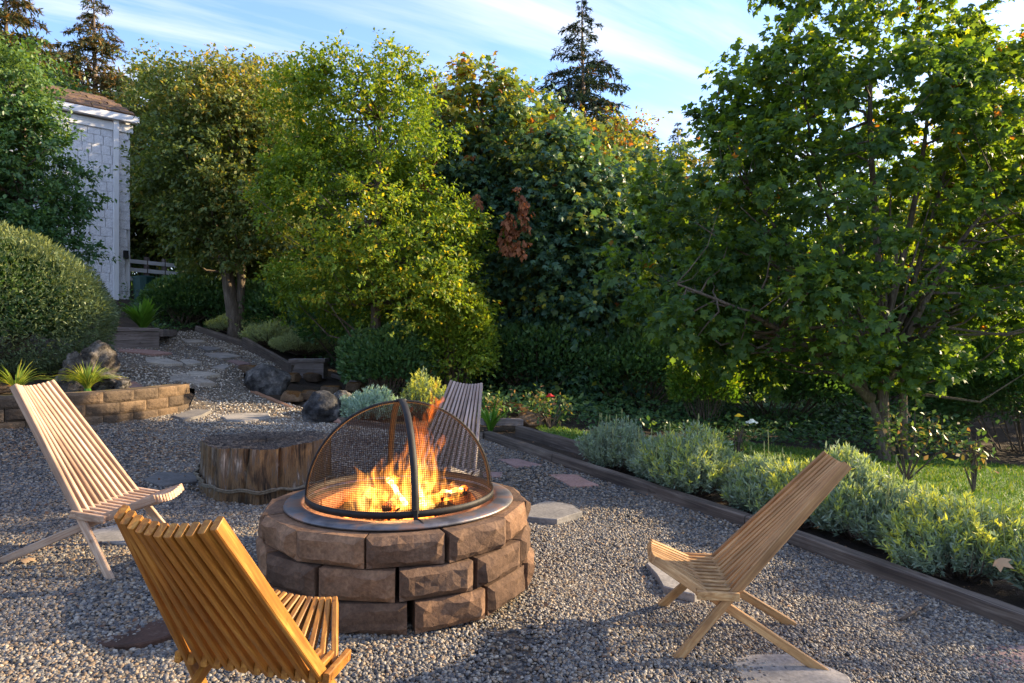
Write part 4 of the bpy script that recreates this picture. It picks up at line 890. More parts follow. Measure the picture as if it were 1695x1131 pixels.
# wire mesh
V = []; F = []; pitch = .0105; hw = .00095
for ax in range(2):
    A = [Vector((math.cos(.3), math.sin(.3), 0)), Vector((0, 0, 1))][ax]; B = [Vector((0, 0, 1)), Vector((1, 0, 0))][ax]; C_ = A.cross(B)
    nk = int(SR*math.pi/pitch) if ax == 0 else int(SR*math.pi/2/pitch)
    for k in range(1, nk):
        th = k*pitch/SR; st, ct = math.sin(th), math.cos(th)
        if ax == 0: qs = np.linspace(-math.pi/2, math.pi/2, 44)
        else: qs = np.linspace(0, 2*math.pi, 90)
        b = len(V)
        for q_ in qs:
            for s_ in (-1, 1):
                t2 = th + s_*hw/SR; p = A*math.cos(t2) + (B*math.cos(q_)+C_*math.sin(q_))*math.sin(t2)
                V.append((RC[0]+p.x*SR, RC[1]+p.y*SR, SZ+.012+p.z*SR))
        F += [(b+2*i, b+2*i+1, b+2*i+3, b+2*i+2) for i in range(len(qs)-1)]
o = link('wire_mesh', np_mesh('wire_mesh', np.array(V), np.array(F)), M['wire'], scr, I4); tag(o, kind='stuff')
mb = MB(); fx, fy = RC[0]+math.cos(math.radians(-73))*(SR+.012), RC[1]+math.sin(math.radians(-73))*(SR+.012)
mb.box((fx, fy, SZ+.01), (.02, .02, .06)); mb.tube([(fx+.012, fy, SZ-.005), (fx+.03, fy-.03, SZ-.008), (fx+.045, fy-.06, SZ-.012)], .006, 6); mb.build('latch', M['iron'], scr)

# logs, embers, flames
m, nt = newmat('charred_log'); c = coords(nt)
n = noise(nt, c, 14, 8, .7, .8); cc = ramp(nt, n, [(.35, (.012, .01, .01)), (.6, (.05, .035, .03)), (.75, (.16, .14, .13))]).outputs[0]
p = principled(nt, cc, .9, 0, bump(nt, n, 1, .02)); e = ramp(nt, noise(nt, c, 9, 5, .6), [(.50, g1(0)), (.58, (1, .16, .015)), (.72, (1, .5, .1))]).outputs[0]
L(nt, e, p.inputs['Emission Color']); p.inputs['Emission Strength'].default_value = 2.2; out(nt, p.outputs[0]); M['log'] = m
m, nt = newmat('hot_log'); c = coords(nt)
n = noise(nt, c, 12, 6, .7, .8); p = principled(nt, (.3, .2, .1), .9); e = ramp(nt, n, [(.36, (.5, .06, .01)), (.5, (1, .42, .06)), (.6, (1, .8, .4))]).outputs[0]
L(nt, e, p.inputs['Emission Color']); p.inputs['Emission Strength'].default_value = 1.5; out(nt, p.outputs[0]); M['hotlog'] = m
LZ = TOPZ - .10
def log(name, a, b, r, mat, label, seed):
    rng = np.random.default_rng(seed); a = Vector(a); b = Vector(b); mb = MB(); n = 9
    pts = [a.lerp(b, i/(n-1)) + Vector(rng.normal(size=3)*.004) for i in range(n)]
    mb.tube(pts, [r*rng.uniform(.85, 1.12) for _ in range(n)], 10); o = mb.build(name, M[mat], None, True); tag(o, label, 'firewood', 'logs burning in the bowl'); return o
def bx(px, py, dy=0.0):
    """point in the bowl seen at a pixel, on the plane LZ+..."""
    u = (px-CX)/FPX; v = (CYH-py)/FPX; Y = (LZ+.07-CAMZ)/v + dy; return Vector((u*Y, Y, CAMZ+v*Y))
log('firewood_log', bx(640, 842), bx(712, 800), .035, 'log', 'charred log lying across the front of the fire', 1)
log('firewood_log', bx(612, 815), bx(700, 838), .032, 'log', 'charred log crossing under the left flames', 2)
log('firewood_log', bx(690, 838)+Vector((0, 0, .02)), bx(770, 818)+Vector((0, 0, .02)), .030, 'log', 'glowing log at the right front of the fire', 3)
log('firewood_log', bx(650, 805)+Vector((0, 0, .03)), bx(760, 800)+Vector((0, 0, .02)), .034, 'log', 'charred log at the back of the fire', 4)
log('firewood_log', bx(645, 808)+Vector((0, -.03, .06)), bx(672, 836)+Vector((0, -.03, .02)), .016, 'hotlog', 'thin white-hot split log standing at a slant', 5)
log('firewood_log', bx(728, 828)+Vector((0, 0, .04)), bx(768, 822)+Vector((0, 0, .04)), .014, 'hotlog', 'short white-hot stick at the right end of the fire', 6)
log('firewood_log', bx(700, 842)+Vector((0, 0, .02)), bx(690, 815)+Vector((0, 0, .06)), .020, 'hotlog', 'white-hot chunk just behind the front rib', 7)
mb = MB(); rng = np.random.default_rng(4)
for k in range(260):
    a = rng.uniform(0, 6.283); r_ = .34*math.sqrt(rng.uniform(0, 1)); s_ = rng.uniform(.012, .035); mb.box((RC[0]+r_*math.cos(a), RC[1]+r_*math.sin(a), LZ-.03+rng.uniform(0, .05)*(1-r_/.4)), (s_, s_, s_*.8), Matrix.Rotation(rng.uniform(0, 3), 3, 'Z') @ Matrix.Rotation(rng.uniform(0, 3), 3, 'X'), s_*.15)
tag(mb.build('embers', M['log']), 'bed of glowing embers and ash under the logs', kind='stuff')

def flame_mat(name, c_lo, c_hi, strength, zlo, zhi, dens_scale=18.):
    m, nt = newmat(name); t = N(nt, 'ShaderNodeTexCoord')
    mpn = N(nt, 'ShaderNodeMapping'); mpn.inputs['Scale'].default_value = (1, 1, .32); L(nt, t.outputs['Object'], mpn.inputs[0])
    n = noise(nt, mpn.outputs[0], dens_scale, 3, .55, 1.6)
    r = ramp(nt, n, [(.42, g1(.0)), (.52, g1(.5)), (.66, g1(2.1))]).outputs[0]
    sp = N(nt, 'ShaderNodeSeparateXYZ'); L(nt, t.outputs['Object'], sp.inputs[0])
    mr = N(nt, 'ShaderNodeMapRange'); mr.inputs['From Min'].default_value = zlo; mr.inputs['From Max'].default_value = zhi; L(nt, sp.outputs[2], mr.inputs['Value'])
    col = mix(nt, mr.outputs[0], c_lo, c_hi)
    em = N(nt, 'ShaderNodeEmission'); L(nt, col, em.inputs[0])
    fd = N(nt, 'ShaderNodeMapRange'); fd.inputs['From Min'].default_value = zlo; fd.inputs['From Max'].default_value = zhi; fd.inputs['To Min'].default_value = strength; fd.inputs['To Max'].default_value = strength*.42; L(nt, sp.outputs[2], fd.inputs['Value'])
    mu = N(nt, 'ShaderNodeMath', operation='MULTIPLY'); L(nt, fd.outputs[0], mu.inputs[0]); L(nt, r, mu.inputs[1]); L(nt, mu.outputs[0], em.inputs[1])
    out(nt, None, em.outputs[0]); m.cycles.volume_step_rate = .6; return m
fl0 = TOPZ-.05
M['flame'] = flame_mat('flame', (1, .42, .06), (1, .18, .012), 16, fl0, fl0+.5)
M['flame_hot'] = flame_mat('flame_hot', (1, .62, .16), (1, .36, .04), 24, fl0, fl0+.35, 24)
fire = empty('campfire_flames', (RC[0], RC[1], LZ), 'orange flames leaping from the logs inside the mesh dome', 'fire')
def tongue(pts, rads, mat, seed, fl=.6):
    rng = np.random.default_rng(seed); pts = smooth_path(pts, 6); k = len(pts); V = []; n = 10
    ri = np.interp(np.linspace(0, 1, k), np.linspace(0, 1, len(rads)), rads); ph = rng.uniform(0, 6, 4)
    for i, p in enumerate(pts):
        t = i/(k-1); w = Vector((math.sin(t*9+ph[0])*.010, math.sin(t*7+ph[1])*.010, 0))*t
        for j in range(n):
            a = 2*math.pi*j/n; r_ = ri[i]*(1 + .28*math.sin(3*a+ph[2]+t*8) + .18*math.sin(2*a+ph[3]-t*11))
            V.append(p + w + Vector((math.cos(a)*r_, math.sin(a)*r_*fl, 0)))
    mb = MB(); mb.add(V, [(i*n+j, i*n+(j+1) % n, (i+1)*n+(j+1) % n, (i+1)*n+j) for i in range(k-1) for j in range(n)] + [tuple(range(n-1, -1, -1)), tuple((k-1)*n+j for j in range(n))])
    mb.build('flame', M[mat], fire, True)
FY = 3.66
def fp(px, py, dy=0): return at(px, py, FY+dy)
T_ = [([(600, 850), (588, 820), (600, 790), (585, 770)], [.02, .045, .03, .003], 'flame', 0),
      ([(612, 852), (608, 815), (622, 780), (640, 755)], [.03, .06, .04, .003], 'flame', -.02),
      ([(600, 848), (604, 822), (610, 800), (607, 780)], [.02, .032, .02, .003], 'flame_hot', -.03),
      ([(625, 850), (628, 820), (632, 795), (652, 760), (656, 748)], [.03, .05, .035, .02, .002], 'flame', .04),
      ([(585, 850), (577, 835), (580, 815), (568, 812)], [.015, .03, .02, .002], 'flame', .0),
      ([(645, 845), (648, 810), (642, 780), (652, 762)], [.03, .05, .035, .002], 'flame', .06),
      ([(670, 845), (675, 800), (682, 760), (690, 720), (686, 700), (684, 688)], [.03, .06, .055, .045, .025, .002], 'flame', .02),
      ([(700, 848), (700, 805), (700, 760), (708, 720), (702, 690)], [.03, .065, .06, .035, .003], 'flame', -.02),
      ([(690, 845), (694, 810), (700, 775), (702, 740)], [.02, .04, .035, .003], 'flame_hot', 0),
      ([(715, 840), (720, 800), (716, 760), (730, 730), (735, 718)], [.03, .05, .04, .025, .002], 'flame', .03),
      ([(700, 715), (704, 700), (712, 680), (722, 664), (712, 650)], [.01, .03, .04, .03, .003], 'flame', .03),
      ([(716, 685), (720, 672), (728, 665), (733, 655)], [.005, .022, .018, .002], 'flame', .05),
      ([(712, 655), (716, 645), (718, 632), (715, 612)], [.004, .016, .012, .002], 'flame', .03),
      ([(672, 690), (676, 684), (682, 676), (684, 668)], [.003, .010, .009, .002], 'flame', -.05),
      ([(735, 835), (738, 810), (732, 790), (736, 772)], [.02, .035, .02, .002], 'flame', .02),
      ([(755, 832), (757, 815), (752, 803), (750, 795)], [.02, .032, .02, .002], 'flame', -.03),
      ([(660, 850), (668, 835), (655, 815), (648, 800)], [.012, .02, .013, .002], 'flame_hot', -.1),
      ([(705, 850), (708, 835), (700, 820), (696, 806)], [.02, .03, .02, .003], 'flame_hot', -.1),
      ([(655, 800), (650, 785), (662, 770), (658, 752)], [.01, .03, .02, .002], 'flame', .1),
      ([(640, 845), (665, 835), (690, 842), (715, 836)], [.02, .03, .03, .01], 'flame', .02)]
for i, (pp, rd, mt_, dy_) in enumerate(T_): tongue([fp(a, b, dy_) for a, b in pp], rd, mt_, 300+i)
fl = bpy.data.lights.new('firelight', 'POINT'); fl.energy = 13; fl.color = (1, .42, .12); fl.shadow_soft_size = .12
flo = bpy.data.objects.new('firelight', fl); COL.objects.link(flo); flo.location = (RC[0]-.05, RC[1]-.05, TOPZ+.12)

# stump
sz0 = tz(STUMP.x, STUMP.y); SRd = .475; SH = .40
st = empty('tree_stump', (STUMP.x, STUMP.y, sz0), 'old weathered tree stump with a rope round its foot beside the fire pit', 'stump')
rng = np.random.default_rng(17); mb = MB(); n = 300; lv = 10; V = []; ck = [(rng.uniform(0, 6.283), rng.uniform(.010, .028), rng.uniform(.012, .045), rng.uniform(0, 6)) for _ in range(46)]
fa = rng.uniform(0, 6.28, 8); fk = [3, 5, 9, 14, 22, 31, 45, 60]; am = [.026, .020, .014, .012, .009, .007, .005, .004]
def srad(a, t): 
    r_ = SRd*(1 + sum(am[i]*math.sin(fk[i]*a + fa[i] + .5*math.sin(t*2+i)) for i in range(8))*1.0 + .03*(1-t)**2)
    for ca_, cw_, cd_, cp_ in ck:
        da = (a - ca_ - .03*math.sin(t*3+cp_) + math.pi) % (2*math.pi) - math.pi
        if abs(da) < .12: r_ -= cd_*math.exp(-(da/cw_)**2)*(.55+.45*math.sin(t*4+cp_))
    return r_
for k in range(lv+1):
    t = k/lv
    for j in range(n):
        a = 2*math.pi*j/n; r_ = srad(a, t); top = .010*math.sin(2*a+1) + .005*math.sin(7*a)
        V.append((STUMP.x+r_*math.cos(a), STUMP.y+r_*math.sin(a), sz0-.05 + (SH+.05+top)*t))
mb.add(V, [(k*n+j, k*n+(j+1) % n, (k+1)*n+(j+1) % n, (k+1)*n+j) for k in range(lv) for j in range(n)]); mb.build('bark_side', M['stump'], st, True)
mb = MB(); V = []; rings = 14
for k in range(rings+1):
    f = 1 - k/rings*.98
    for j in range(n):
        a = 2*math.pi*j/n; r_ = srad(a, 1)*f; top = (.010*math.sin(2*a+1) + .005*math.sin(7*a))*f
        zz_ = sz0+SH+top + (0 if k == 0 else .012*math.sin(r_*60+a*3)*f + rng.uniform(-.007, .007) - .012)
        V.append((STUMP.x+r_*math.cos(a), STUMP.y+r_*math.sin(a), zz_))
mb.add(V, [(k*n+j, k*n+(j+1) % n, (k+1)*n+(j+1) % n, (k+1)*n+j) for k in range(rings) for j in range(n)] + [tuple(rings*n+j for j in range(n))]); mb.build('cut_top', M['stumptop'], st, True)
mb = MB(); pts = []
for j in range(49):
    a = math.pi*1.02 + (math.pi*1.05)*j/48; r_ = srad(a, .3)*1.03+.012; pts.append((STUMP.x+r_*math.cos(a), STUMP.y+r_*math.sin(a), sz0+.21-.12*math.sin(min(1, j/24)*math.pi/2)+.01*math.sin(j*.9)))
mb.tube(pts, .012, 6); mb.tube([Vector(p)+Vector((0, -.01, .012)) for p in pts[:30]], .007, 5); mb.build('rope', M['rope'], st, True)

# flagstones
def slab(name, label, px, mat, th=.05, up=.012, group=None, cat='paving stone'):
    P = [G(*p) for p in px]; c_ = sum(P, Vector())/len(P); rng = random.Random(int(px[0][0])); o = []
    for i in range(len(P)):
        a, b = P[i], P[(i+1) % len(P)]
        o.append(a); o.append(a.lerp(b, .5) + Vector((rng.uniform(-.015, .015), rng.uniform(-.015, .015), 0)))
    mb = MB(); n = len(o)
    def zf(p, dz): return (p.x, p.y, tz(c_.x, c_.y)*.3 + tz(p.x, p.y)*.7 + dz)
    V = [zf(p, up-th) for p in o] + [zf(p, up-.006) for p in o] + [zf(c_+(p-c_)*.975, up) for p in o] + [zf(c_, up)]
    F = [(i, (i+1) % n, n+(i+1) % n, n+i) for i in range(n)] + [(n+i, n+(i+1) % n, 2*n+(i+1) % n, 2*n+i) for i in range(n)] + [(2*n+i, 2*n+(i+1) % n, 3*n) for i in range(n)]
    mb.add(V, F); ob = mb.build(name, M[mat]); tag(ob, label, cat, group); return ob
GP = 'flat stones set in the gravel'
slab('flagstone', 'dark flat stone in the gravel behind the left chair seat', [(238, 799), (262, 786), (326, 790), (327, 804), (272, 812)], 'flagdark', .07, .03, GP)
slab('flagstone', 'pale rounded paving slab under the left chair', [(150, 884), (195, 872), (250, 876), (275, 893), (215, 906), (158, 902)], 'flag', .05, .018, GP)
slab('flagstone', 'thick angular slab right of the fire pit', [(862, 852), (905, 838), (950, 848), (964, 858), (922, 872), (865, 865)], 'flag', .10, .05, GP)
slab('flagstone', 'tan thick slab under the front of the lone right chair', [(1070, 945), (1092, 934), (1150, 968), (1190, 985), (1150, 1000), (1098, 985)], 'flag', .10, .05, GP)
slab('flagstone', 'gravel-dusted slab at the bottom edge below the right chair', [(1213, 1105), (1222, 1093), (1330, 1094), (1405, 1130), (1420, 1180), (1240, 1180)], 'flag', .07, .022, GP)
slab('flagstone', 'pink paver nearest the timber edging', [(908, 788), (954, 789), (991, 808), (944, 809)], 'pinkstone', .04, .022, GP)
slab('flagstone', 'pink paver farther along toward the far chair', [(824, 763), (857, 763), (897, 774), (852, 776)], 'pinkstone', .04, .022, GP)
slab('flagstone', 'small pink paver half hidden behind the fire screen edge', [(798, 784), (832, 786), (830, 793), (800, 794)], 'pinkstone', .04, .022, GP)
slab('flagstone', 'reddish paver sunk in gravel in the bottom right corner', [(1590, 1092), (1650, 1068), (1760, 1080), (1780, 1150), (1650, 1140)], 'pinkstone', .04, .010, GP)
slab('flagstone', 'mossy-edged flat stone between the stump and the path', [(368, 694), (385, 688), (445, 688), (449, 697), (405, 702), (375, 700)], 'flag', .07, .035, GP)
slab('flagstone', 'pale flat stone at the right end of the block wall', [(286, 694), (322, 682), (350, 684), (333, 694), (303, 701)], 'flag', .07, .045, GP)
pth = [([(280, 622), (305, 621), (357, 642), (330, 641), (282, 633)], 'flag', 'long pale flagstone on the path just above the block wall'),
       ([(308, 618), (333, 617), (365, 624), (342, 628), (316, 625)], 'flag', 'flagstone right behind the long pale one on the path'),
       ([(241, 593), (269, 592), (303, 606), (272, 608), (243, 603)], 'flag', 'wide grey flagstone in the middle of the path'),
       ([(338, 586), (375, 585), (400, 593), (368, 597), (343, 592)], 'flag', 'grey flagstone on the right half of the path'),
       ([(326, 575), (349, 574), (367, 580), (343, 584)], 'flag', 'small flagstone near the far end of the raised bed timber'),
       ([(193, 577), (248, 581), (285, 588), (255, 591), (196, 584)], 'pinkstone', 'reddish flagstone below the left timber planter'),
       ([(375, 599), (389, 597), (416, 605), (396, 608)], 'pinkstone', 'pinkish flagstone close to the grey boulder'),
       ([(350, 611), (368, 605), (381, 608), (372, 615)], 'flag', 'small tilted flagstone left of the grey boulder'),
       ([(296, 597), (319, 597), (335, 604), (308, 608)], 'flag', 'flagstone between the wide grey one and the raised bed'),
       ([(300, 563), (329, 563), (342, 568), (311, 571)], 'flag', 'farthest flagstone at the top of the path'),
       ([(208, 637), (222, 633), (236, 644), (212, 647)], 'pinkstone', 'small red stone lying behind the wall top'),
       ([(155, 584), (182, 581), (196, 590), (168, 595)], 'pinkstone', 'pale red flagstone at the left end of the path')]
for p_, mt_, lab in pth: slab('flagstone', lab, p_, mt_, .06, .03, GP)
g0 = G(235, 1046); mb = MB(); V = []; n = 28
for r_, z_ in ((.185, -.03), (.185, .012), (.178, .018), (.15, .014), (0.02, .014)):
    V += [(g0.x+r_*math.cos(2*math.pi*j/n), g0.y+r_*math.sin(2*math.pi*j/n), tz(g0.x, g0.y)+z_) for j in range(n)]
mb.add(V, [(k*n+j, k*n+(j+1) % n, (k+1)*n+(j+1) % n, (k+1)*n+j) for k in range(4) for j in range(n)] + [tuple(4*n+j for j in range(n))])
tag(mb.build('round_paver', M['flagbrown'], None), 'round dark brown stepping stone sunk in gravel behind the orange chair', 'paving stone', GP)

# retaining wall
wall = empty('retaining_wall', (WALLPTS[4][0], WALLPTS[4][1], .45), 'low curved brown block wall of three courses holding back the hedge bed', 'wall')
wv = [block_mesh('wall_block', .345, .126, .24, .85, 230+k, .012) for k in range(6)]
wp = [Vector((x, y, 0)) for x, y in WALLPTS]; wp = wp[:-1]
cum = [0]
for i in range(1, len(wp)): cum.append(cum[-1]+(wp[i]-wp[i-1]).length)
def wpt(s):
    s = max(0, min(cum[-1]-1e-4, s)); i = max(j for j in range(len(cum)) if cum[j] <= s); i = min(i, len(wp)-2)
    return wp[i].lerp(wp[i+1], (s-cum[i])/(cum[i+1]-cum[i]))
for c_ in range(3):
    s = .35/2 + (.175 if c_ % 2 else 0)
    while s < cum[-1]-.1:
        a, b = wpt(s-.17), wpt(s+.17); d = (b-a); ang = math.atan2(d.y, d.x); p = (a+b)/2
        zb = .45+.13*(c_-1) + .02; zb = .815-.13*(3-c_)
        mw = Matrix.Translation((p.x, p.y, zb)) @ Matrix.Rotation(ang+rr.uniform(-.03, .03), 4, 'Z')
        link('wall_block', wv[rr.randrange(6)], M['wallblock'], wall, mw); s += .352

def boulder(name, label, c, dim, mat, seed, cat='rock', group=None, rz=0, sub=5, rough=.16, boxy=False):
    import bmesh
    bm = bmesh.new(); bmesh.ops.create_icosphere(bm, subdivisions=sub, radius=1); rng = np.random.default_rng(seed)
    P = np.array([v.co[:] for v in bm.verts])
    if boxy: P = np.sign(P)*np.abs(P)**.35*.62
    pl = unit(rng.normal(size=(9, 3))); dd_ = rng.uniform(.62, .9, 9)
    for k in range(9):
        s = P @ pl[k]; ex = np.clip(s-dd_[k], 0, None); P = P - ex[:, None]*pl[k]*.98
    P *= (1 + rough*.35*snoise(P, rng, 3) + rough*.22*snoise(P, rng, 8) + rough*.10*snoise(P, rng, 18))[:, None]
    Rm = Matrix.Rotation(rz, 3, 'Z')
    for v, p in zip(bm.verts, P): v.co = Vector(c) + Rm @ Vector((p[0]*dim[0], p[1]*dim[1], p[2]*dim[2]))
    me = bpy.data.meshes.new(name); bm.to_mesh(me); bm.free(); me.polygons.foreach_set('use_smooth', [True]*len(me.polygons))
    o = link(name, me, M[mat]); tag(o, label, cat, group); return o
def gb(px, py, w, h, dpt, name, lab, mat, seed, up=.35, **kw):
    g_ = G(px, py); return boulder(name, lab, (g_.x, g_.y+dpt*.4, g_.z+h*up), (w, dpt, h), mat, seed, **kw)
gb(438, 650, .37, .30, .30, 'boulder', 'angular dark grey boulder beside the path edge', 'boulder', 1, .45)
gb(532, 700, .27, .26, .25, 'boulder', 'rounded dark boulder beside the silvery shrub', 'boulder', 2, .5)
gb(566, 690, .16, .24, .2, 'boulder', 'second dark boulder tucked behind the rounded one', 'boulder', 3, .6)
gb(565, 702, .13, .07, .1, 'boulder', 'small reddish stone at the foot of the rounded boulder', 'pinkstone', 4, .3)
boulder('boulder', 'tall mossy lichen-spotted rock between the hedge and the path', (-5.30, 8.25, .86), (.30, .24, .33), 'mossrock', 7, rough=.55)
boulder('boulder', 'low mossy rock stepping down to the wall top', (-4.86, 8.0, .84), (.24, .20, .15), 'mossrock', 8, rough=.5)
boulder('boulder', 'yellow mossy lump at the left end of the wall behind the left chair', (-5.95, 7.62, .82), (.25, .14, .07), 'mossbrick', 9)
gm = 'mossy bricks edging the upper bed'
for i, (px, py, lab) in enumerate([(480, 668, 'moss-topped brick next to the angular boulder'), (512, 666, 'mossy brick behind the leaning cedar board'), (545, 657, 'mossy brick between the two dark boulders'), (585, 650, 'flat mossy brick left of the loose plank'), (478, 634, 'upper mossy brick behind the angular boulder'), (515, 634, 'mossy brick with pale lichen below the planter post'), (408, 622, 'mossy clump on the path side of the angular boulder')]):
    g_ = G(px, py); mb = MB(); rg = random.Random(i)
    boulder('mossy_brick', lab, (g_.x, g_.y+.1, g_.z+.09), (.25, .17, .13), 'mossbrick', 60+i, 'brick', gm, rg.uniform(-.5, -.1), 4, .12, True)
gb(845, 688, .27, .11, .15, 'mossy_log', 'long mossy lump behind the daylily', 'mossbrick', 71, .9)
gb(877, 712, .20, .14, .16, 'mossy_log', 'orange mossy stump end beside the red rose', 'mossbrick', 72, .8)

def timber(parent, a, b, h, w, mat='timber', name='timber', z0=0.0, seed=0):
    """sleeper from a to b (front-bottom edge), thickness going back"""
    a = Vector(a); b = Vector(b); d = (b-a); Ln = d.length; d.normalize(); s = Vector((-d.y, d.x, 0)).normalized()
    if s.y < 0: s = -s
    mb = MB(); rg = random.Random(seed); c_ = .008; prof = [(0, -.03), (0, h-c_), (c_, h), (w-c_, h), (w, h-c_), (w, -.03)]
    n = 12; V = []
    for i in range(n+1):
        for (o_, z_) in prof: V.append((o_ + rg.uniform(-.004, .004), z_ + rg.uniform(-.003, .003), Ln*i/n))
    k = len(prof); F = [(i*k+j, i*k+(j+1) % k, (i+1)*k+(j+1) % k, (i+1)*k+j) for i in range(n) for j in range(k)] + [tuple(range(k-1, -1, -1)), tuple(n*k+j for j in range(k))]
    mb.add(V, F); up_ = d.cross(s); up_ = up_ if up_.z > 0 else -up_
    mw = Matrix.Translation(a+Vector((0, 0, z0))) @ Matrix((s, up_, d)).transposed().to_4x4()
    me = mb.mesh(name); return me, mw, mat, name
def tlink(t, parent=None): me, mw, mat, name = t; return link(name, me, M[mat], parent, mw)
ew = edgeW
segs = [(ew[0]-Vector((.0, 0, 0)), ew[0].lerp(ew[1], .62)), (ew[0].lerp(ew[1], .625), ew[1].lerp(ew[2], .80)), (ew[1].lerp(ew[2], .805), ew[3].lerp(ew[4], .1)), (ew[3].lerp(ew[4], .11), ew[4])]
labs = ['weathered timber edging the gravel nearest the far chair', 'dark timber edging in the middle of the gravel edge', 'long timber edging behind the lone right chair', 'timber edging running out of the right picture edge']
for i, (a, b) in enumerate(segs):
    a = a.copy(); b = b.copy(); a.z = tz(a.x, a.y); b.z = tz(b.x, b.y)
    tag(tlink(timber(None, a, b, .10, .10, name='edging_timber', seed=i)), labs[i], 'timber', 'timbers edging the gravel')
a = G(853, 722); b = G(1085, 790)
tag(tlink(timber(None, a, b, .13, .09, name='edging_timber', seed=9)), 'inner bed timber running toward the first lavender', 'timber', 'timbers edging the gravel')
a = G(800, 716); b = G(866, 716); a.z += .12; b.z += .12
tag(tlink(timber(None, a, b, .05, .16, 'plank', 'edging_timber', seed=10)), 'short weathered board laid across the end of the bed', 'timber', 'timbers edging the gravel')
a = G(556, 702); b = G(700, 720)
tag(tlink(timber(None, a, b, .08, .10, name='edging_timber', seed=11)), 'low timber seen through the fire screen below the silvery shrub', 'timber', 'timbers edging the gravel')
a = G(702, 721); b = G(798, 729)
tag(tlink(timber(None, a, b, .08, .10, name='edging_timber', seed=12)), 'low timber hidden partly by the far chair', 'timber', 'timbers edging the gravel')
a = G(414, 650); b = G(478, 677)
tag(tlink(timber(None, a, b, .03, .07, 'cedar', 'cedar_board', seed=13)), 'narrow orange cedar board lying along the path edge', 'board')
a = G(548, 626); b = G(590, 640); a.z += .05; b.z += .05
tag(tlink(timber(None, a, b, .03, .07, 'plank', 'loose_plank', seed=14)), 'loose grey plank right of the planter post', 'board')
# raised bed by the path
rb = empty('raised_bed', G(480, 624), 'long dark timber raised bed along the right side of the path', 'raised bed')
A = G(322, 549); B = G(400, 575); C_ = G(481, 624)
for (a, b, h_) in ((A, B, .14), (B, C_, .22)): tlink(timber(rb, a, b, h_, .09, name='side_timber', seed=int(h_*100)), rb)
pst = G(481, 624); pe = G(548, 626)
tlink(timber(rb, pst, Vector((pe.x, pst.y+.05, pst.z)), .26, .4, 'plank', 'end_box', seed=3), rb)
tlink(timber(rb, pst+Vector((-.03, -.02, .262)), Vector((pe.x+.03, pst.y+.03, pst.z+.262)), .03, .44, 'plank', 'cap_board', z0=.03, seed=4), rb)
pl = empty('timber_planter', G(262, 577), 'weathered two-board timber planter at the left of the path', 'planter')
A = G(150, 575); B = G(263, 577); A.z = B.z
tlink(timber(pl, A, B, .145, .07, 'plank', 'board', seed=20), pl)
tlink(timber(pl, A+Vector((0, .01, .178)), B+Vector((0, .01, .178)), .13, .07, 'plank', 'board', z0=.0, seed=21), pl)
tlink(timber(pl, A+Vector((0, -.02, .345)), B+Vector((.02, -.02, .345)), .03, .14, 'plank', 'cap_board', z0=0, seed=22), pl)
tlink(timber(pl, B+Vector((-.05, .1, .25)), B+Vector((-.75, 2.0, .27)), .1, .07, 'plank', 'side_board', seed=23), pl)
mb = MB(); mb.add([A+Vector((0, .05, .27)), B+Vector((0, .05, .27)), B+Vector((-.75, 2.0, .27)), A+Vector((-.3, 2.0, .27))], [(0, 1, 2, 3)]); mb.build('soil', M['soil'], pl)

# ------------------------------------------------------------------ litter, twigs, single leaves
rng = np.random.default_rng(9)
q = np.concatenate([scatter(2600, 2.0, 9.0), np.stack([rng.normal(-4.0, 1.1, 5200), rng.normal(6.2, .6, 5200)], 1), np.stack([rng.uniform(-1, 4, 1500), rng.uniform(4, 9, 1500)], 1)])
okg = np.r_[np.ones(2600, bool), np.ones(5200, bool), np.zeros(1500, bool)]
ing = inside(q, GPOLY); keep = (okg & ing) | (~okg & ~ing); q = q[keep]; keep2 = np.hypot(q[:, 0]-PIT.x, q[:, 1]-PIT.y) > .8; q = q[keep2]; n = len(q)
P = np.c_[q, terrain(q[:, 0], q[:, 1]) + .022]; D = rng.normal(size=(n, 3)); D[:, 2] *= .2; Nn = rng.normal(size=(n, 3))*.3; Nn[:, 2] += 1
tag(link('leaf_litter', leaf_mesh('litter', P, D, Nn, rng.uniform(.010, .034, n), rng.uniform(0, 1, n), 'quad'), M['l_litter']), 'scattered dry brown leaf bits on gravel and soil', kind='stuff')
def big_leaf(label, p, s, seed, nrm=(0, 0, 1)):
    rng = np.random.default_rng(seed); T, F = tmpl('maple'); me = leaf_mesh('leaf', np.array([list(p)]), rng.normal(size=(1, 3))*[1, 1, .1], np.array([nrm], float), np.array([s]), np.array([.95]), 'maple')
    me.transform(I4); o = link('fallen_leaf', me, M['l_litter']); tag(o, label, 'leaf', 'single fallen leaves'); return o
g_ = G(30, 944); big_leaf('curled tan leaf on the gravel by the left chair rear leg', g_+Vector((0, 0, .03)), .09, 1)
lp = at(1618, 915, 4.0); big_leaf('large brown leaf caught in the lavender at the right', lp+Vector((0, -.12, 0)), .11, 2, (0, -1, .4))
g_ = G(1500, 1034); g2 = G(1536, 1008); mb = MB(); mb.tube([g_+Vector((-.03, 0, .02)), g_.lerp(g2, .5)+Vector((0, 0, .035)), g2+Vector((0, 0, .03))], [.008, .010, .006], 6); tag(mb.build('twig', M['twig'], None, True), 'dark twig lying on the gravel near the right timber edging', 'twig')
g_ = G(286, 755); g2 = G(318, 762); mb = MB(); mb.tube([g_+Vector((0, 0, .02)), g_.lerp(g2, .5)+Vector((0, .02, .03)), g2+Vector((0, 0, .02))], [.005, .006, .003], 6); tag(mb.build('twig', M['twig'], None, True), 'thin twig on the gravel left of the stump', 'twig')

